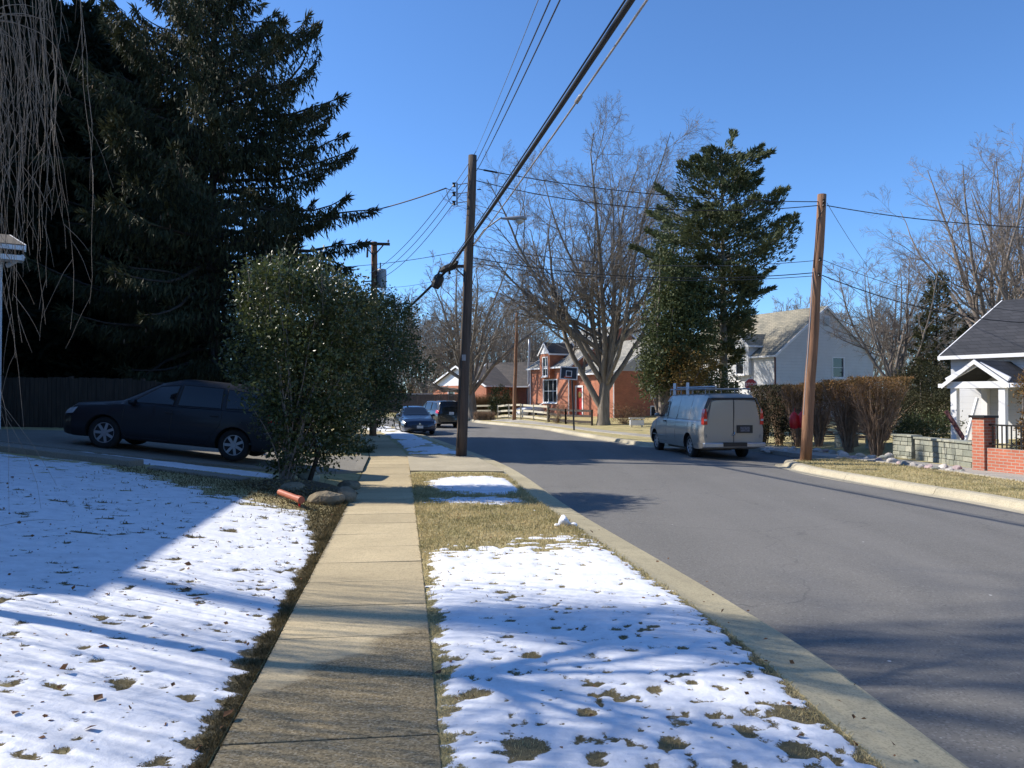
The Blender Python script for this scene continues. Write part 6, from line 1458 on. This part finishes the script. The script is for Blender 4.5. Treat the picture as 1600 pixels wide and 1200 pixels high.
# clipped V shaped hedge shrubs along the right walk
def vshrub(label, px, py, wl, wr, ytop, seed, mat, dark=0.0, nst=95):
    rng = np.random.default_rng(seed); x, y = G(px, py, .05); x = float(x); y = float(y)+.25; z0 = zH(x, y); root = thing('hedge_shrub', label, 'shrub', (x, y, z0), 0, 'clipped hedge shrubs along the right walk')
    s = y/FPX; Rl, Rr = (px-wl)*s, (wr-px)*s; ht = P(px, ytop, y).z-z0
    az = rng.random(nst)*2*np.pi; rr = np.sqrt(rng.random(nst)); R_ = np.where(np.cos(az) > 0, Rr, Rl); tx = np.cos(az)*rr*R_; ty = np.sin(az)*rr*.75
    ts = np.linspace(0, 1, 7)[None, :, None]; tg = np.stack([tx, ty, np.full(nst, ht)*rng.uniform(.85, 1.0, nst)], 1)[:, None, :]
    p0 = np.stack([rng.normal(size=nst)*.05, rng.normal(size=nst)*.05, np.full(nst, -.1)], 1)[:, None, :]; pts = p0*(1-ts)+tg*ts; pts[..., :2] = p0[..., :2]+(tg-p0)[..., :2]*ts**1.15; pts += rng.normal(size=pts.shape)*.025*(ts > 0)
    T = Acc(); rad = np.linspace(.022, .004, 7)[None, :]*rng.uniform(.6, 1.3, nst)[:, None]; T.add(*tubes(pts, rad, 4))
    c = children(rng, pts, rad, 9, .25, 1, .3, .9, .22, np.full(nst, ht), .5, .3, .003); p2, r2 = grow(rng, *c, 4, .12, .04, .5); T.add(*tubes(p2, r2, 3)); T.build('stems', M['stem'], root)
    mb = MB(); mb.tube([(0, 0, -.1), (0.01, 0, .25), (.03, 0, .5)], [.09, .075, .05], 8); mb.build('trunk', M['stem'], root, smooth=True)
    N = 5200; az = rng.random(N)*2*np.pi; rr = np.sqrt(rng.random(N))*1.03; R_ = np.where(np.cos(az) > 0, Rr, Rl)
    q = 1-rng.random(N)**1.5*(.42+.55*dark); prof = np.clip(q, .1, 1)**.9
    pos = np.stack([np.cos(az)*rr*R_*prof, np.sin(az)*rr*.75*prof, ht*q+.05*(vnoise(az*2, rr*3, 2)-.5)], 1); keep = rng.random(N) < np.where(q > .72, 1, .35+.65*dark)
    pos = pos[keep]; N = len(pos); v, f = leaf_verts(pos, rng.normal(size=(N, 3))*.7+np.array([0, 0, .6]), rnd_dirs(rng, N), rng.uniform(.05, .11, N), rng.uniform(.018, .04, N)); np_mesh('foliage', v, f, mat, root)
for a_ in ((('first clipped V shaped hedge shrub right of the reddish pole, mostly bare stems', 1283, 698, 1256, 1322, 600, 1, M['hedgetop'], .0)), ('second clipped hedge shrub, brown green top over bare reddish stems', 1331, 706, 1290, 1362, 596, 2, M['hedgetop'], .05, 130),
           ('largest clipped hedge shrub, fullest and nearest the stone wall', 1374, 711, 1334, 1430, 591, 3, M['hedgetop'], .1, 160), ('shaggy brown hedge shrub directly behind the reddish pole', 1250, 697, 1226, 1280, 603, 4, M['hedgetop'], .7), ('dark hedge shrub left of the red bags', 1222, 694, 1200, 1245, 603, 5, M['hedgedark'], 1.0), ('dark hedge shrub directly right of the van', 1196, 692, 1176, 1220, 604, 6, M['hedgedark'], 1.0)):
    vshrub(*a_)
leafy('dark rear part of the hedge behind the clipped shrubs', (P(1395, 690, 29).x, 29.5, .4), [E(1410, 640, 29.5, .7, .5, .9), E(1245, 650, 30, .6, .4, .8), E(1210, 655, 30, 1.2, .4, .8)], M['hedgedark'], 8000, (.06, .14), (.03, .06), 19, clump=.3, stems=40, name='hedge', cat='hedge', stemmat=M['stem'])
# ---- weeping tree on the lawn, its twigs hang into the frame at the left
def weeping():
    rng = np.random.default_rng(12); base = (-6.5, 6.5); root = thing('weeping_tree', 'weeping bare tree whose long thin twigs hang down at the left edge', 'tree', (*base, zH(*base)))
    T, Cn = Acc(), Acc(); p, r = grow(rng, np.array([[0, 0, -.2]]), np.array([[.05, 0, 1.0]]), np.array([4.3]), np.array([.09]), 6, .04, .02, .7); T.add(*tubes(p, r, 10))
    n = 10; az = np.arange(n)*2*np.pi/n+rng.normal(size=n)*.2; D = np.stack([np.cos(az), np.sin(az), np.full(n, 1.2)], 1); P0 = np.tile(p[0, -1], (n, 1))
    Lm = rng.uniform(1.7, 2.6, n); p1, r1 = grow(rng, P0, D, Lm, np.full(n, .05), 10, .09, -.07, .2); T.add(*tubes(p1, r1, 7))
    c = children(rng, p1, r1, 13, .3, 1, .3, .9, .45, Lm, .4, .3, .008); p2, r2 = grow(rng, *c, 7, .1, -.12, .3); T.add(*tubes(p2, r2, 5))
    c = children(rng, p2, r2, 4, .2, 1, .3, 1.0, 1.35, c[2], .5, .2, .006); c = (c[0], c[1]*.22+np.array([0, 0, -.7]), c[2]*rng.uniform(.8, 4.0, len(c[2])), np.full(len(c[3]), .0038))
    p3, r3 = grow(rng, *c, 14, .09, [0]+[-.45]*13, .5); zf = zH(*base)
    p3[..., 2] = np.maximum(p3[..., 2], .0); Cn.add(*tubes(p3, r3, 4))
    c = children(rng, p3, r3, 4, .1, 1, .2, .7, .22, c[2], .7, .3, .003); p4, r4 = grow(rng, *c, 5, .06, -.15, .5); Cn.add(*tubes(p4, r4, 3))
    T.build('trunk', M['bark'], root); Cn.build('crown', M['twig'], root)
weeping()
# big bare tree left of the camera whose branch shadows stripe the foreground
bare_tree('very tall bare tree behind the lawn house, outside the left edge', (-26.0, 12.7, .9), 28.5, .19, 18.0, 10, .75, 90, M['bark'], minr=.012, lv=4, dens=.85, up=(.03, .03, .02, .01))
# unseen conifers added behind the camera to darken what the cars mirror
for k, (x, y, s_) in enumerate(((-14, -18, .8), (-6, -24, .9), (4, -30, 1.0), (13, -22, .8), (20, -14, .8), (-22, -10, .9), (26, -4, .7))):
    o = copy_tree([q for q in C.objects if q.name.startswith('cypress_tree') and q.parent is None][k % 3]); o.location = (x, y, .1); o.scale = (s_*1.5, s_*1.5, s_*.8); o.rotation_euler = (0, 0, k)
    o['label'] = ('added unseen dark conifer behind the camera, left of the sidewalk', 'added unseen dark conifer behind the camera near the sidewalk', 'added unseen dark conifer far behind the camera on the road line', 'added unseen dark conifer behind the camera on the right side', 'added unseen dark conifer behind the camera far to the right', 'added unseen dark conifer behind the camera far to the left', 'added unseen dark conifer right of the camera across the road')[k]
# ---- grass tufts and dead leaves
M['blade'] = leafmat('grass_blades', (.20, .19, .075), (.74, .60, .34), .8, .35, .2, 1.5)
def scatter(n, fx, yr, dens, rng):
    y = yr[0]*(yr[1]/yr[0])**rng.random(n); x = fx(y, rng.random(n)); k = rng.random(n) < dens(x, y); return x[k], y[k]
rng = np.random.default_rng(77)
x1, y1 = scatter(90000, lambda y, u: XSR(y)+.0+u*(XLB(y)-XSR(y)), (3.3, 19.0), lambda x, y: np.clip(1.05-snow_verge(x, y)*1.25, .0, 1)*sstep(19.1, 18.8, y), rng)
x2, y2 = scatter(60000, lambda y, u: XSL(y)-.0-u**1.6*4.5, (3.3, 15.5), lambda x, y: np.clip(1.0-snow_lawn(x, y)*1.2, .0, 1), rng)
x2b, y2b = scatter(9000, lambda y, u: XSL(y)+.015-u*.12, (3.3, 14.5), lambda x, y: .8+0*x, rng)
x3, y3 = scatter(30000, lambda y, u: XRB(y)+u*(XRW(y)-.5-XRB(y)), (11, 24), lambda x, y: .9+0*x, rng)
x4, y4 = scatter(1500, lambda y, u: XSR(y)+.1+u*(XLB(y)-XSR(y)-.1), (3.3, 9), lambda x, y: np.full(x.shape, .35), rng)
M['bladedark'] = leafmat('dull_wet_grass', (.035, .035, .014), (.24, .18, .09), .85, .2, .2, 2.5)
for X_, Y_, bm_, lb_ in ((np.concatenate([x1, x3]), np.concatenate([y1, y3]), 'blade', 'straw coloured winter grass on the verges'), (np.concatenate([x2, x2b, x4]), np.concatenate([y2, y2b, y4]), 'bladedark', 'dull matted grass poking from the snow and along the lawn edge')):
    n = len(X_)
    Z_ = np.where((X_ > XSR(Y_)) & (X_ < XLB(Y_)), .02, H(X_, Y_)); hh = rng.uniform(.014, .038, n)*(1+.25*(Y_ > 9)); sc = np.clip(Y_/5, 1, 2.4)
    d = rng.normal(size=(n, 3))*.75+np.array([0, 0, .8]); d[:, 2] = np.abs(d[:, 2])
    v, f = leaf_verts(np.stack([X_, Y_, Z_-.004], 1), d, rnd_dirs(rng, n), hh*1.15*np.sqrt(sc), np.full(n, .0055)*sc)
    tag(np_mesh('grass', v, f, M[bm_]), kind='stuff', label=lb_, cat='grass')
M['deadleaf'] = leafmat('dead_leaves', (.10, .045, .02), (.26, .13, .06), .8, .15, .2, 2)
n = 900; y = 3.2*(16/3.2)**rng.random(n); side = rng.random(n) < .72; x = np.where(side, XSL(y)-rng.random(n)*5.5, XSR(y)+rng.random(n)*(XLB(y)-XSR(y)+.5))
Z_ = np.where(side, H(x, y)+.032, .045); L_ = rng.uniform(.02, .055, n)*np.where(rng.random(n) < .15, 1.5, .8); d = rng.normal(size=(n, 3)); d[:, 2] *= .35
v, f = leaf_verts(np.stack([x, y, Z_], 1), d, np.array([0, 0, 1.0])+rng.normal(size=(n, 3))*.5, L_, L_*.75)
tag(np_mesh('leaf_litter', v, f, M['deadleaf']), kind='stuff', label='small brown dead leaves scattered over snow and grass', cat='leaves')
n = 2600; ang_ = rng.random(n)*6.28; rr = np.sqrt(rng.random(n)); x = bx_+.35+np.cos(ang_)*rr*1.1; y = by_-.35+np.sin(ang_)*rr*.8
d = rng.normal(size=(n, 3)); d[:, 2] *= .4; v, f = leaf_verts(np.stack([x, y, H(x, y)+.03+.16*(1-rr)], 1), d, np.array([0, 0, 1.0])+rng.normal(size=(n, 3))*.6, rng.uniform(.03, .07, n), rng.uniform(.02, .04, n))
tag(np_mesh('leaf_litter', v, f, leafmat('bed_litter', (.14, .10, .05), (.34, .27, .14), .8, .1, .2, 2)), kind='stuff', label='pale dry leaf litter over the shrub bed', cat='leaves')
# mound of soil in the bed
mb = MB(); vs = []; K = 14
for i in range(5):
    for j in range(K): a = 2*math.pi*j/K; r_ = 1-i/4; qx = bx_+.4+1.15*r_*math.cos(a); qy = by_-.25+.85*r_*math.sin(a); vs.append((qx, qy, zH(qx, qy)-.02+.2*(1-r_**2)))
mb.add(vs, [(i*K+j, i*K+(j+1) % K, (i+1)*K+(j+1) % K, (i+1)*K+j) for i in range(4) for j in range(K)])
tag(mb.build('soil', simple('bed_soil', (.10, .075, .045), .95, var=.4, scale=12, bmp=.8, bscale=30, bdist=.03), smooth=True), kind='structure')
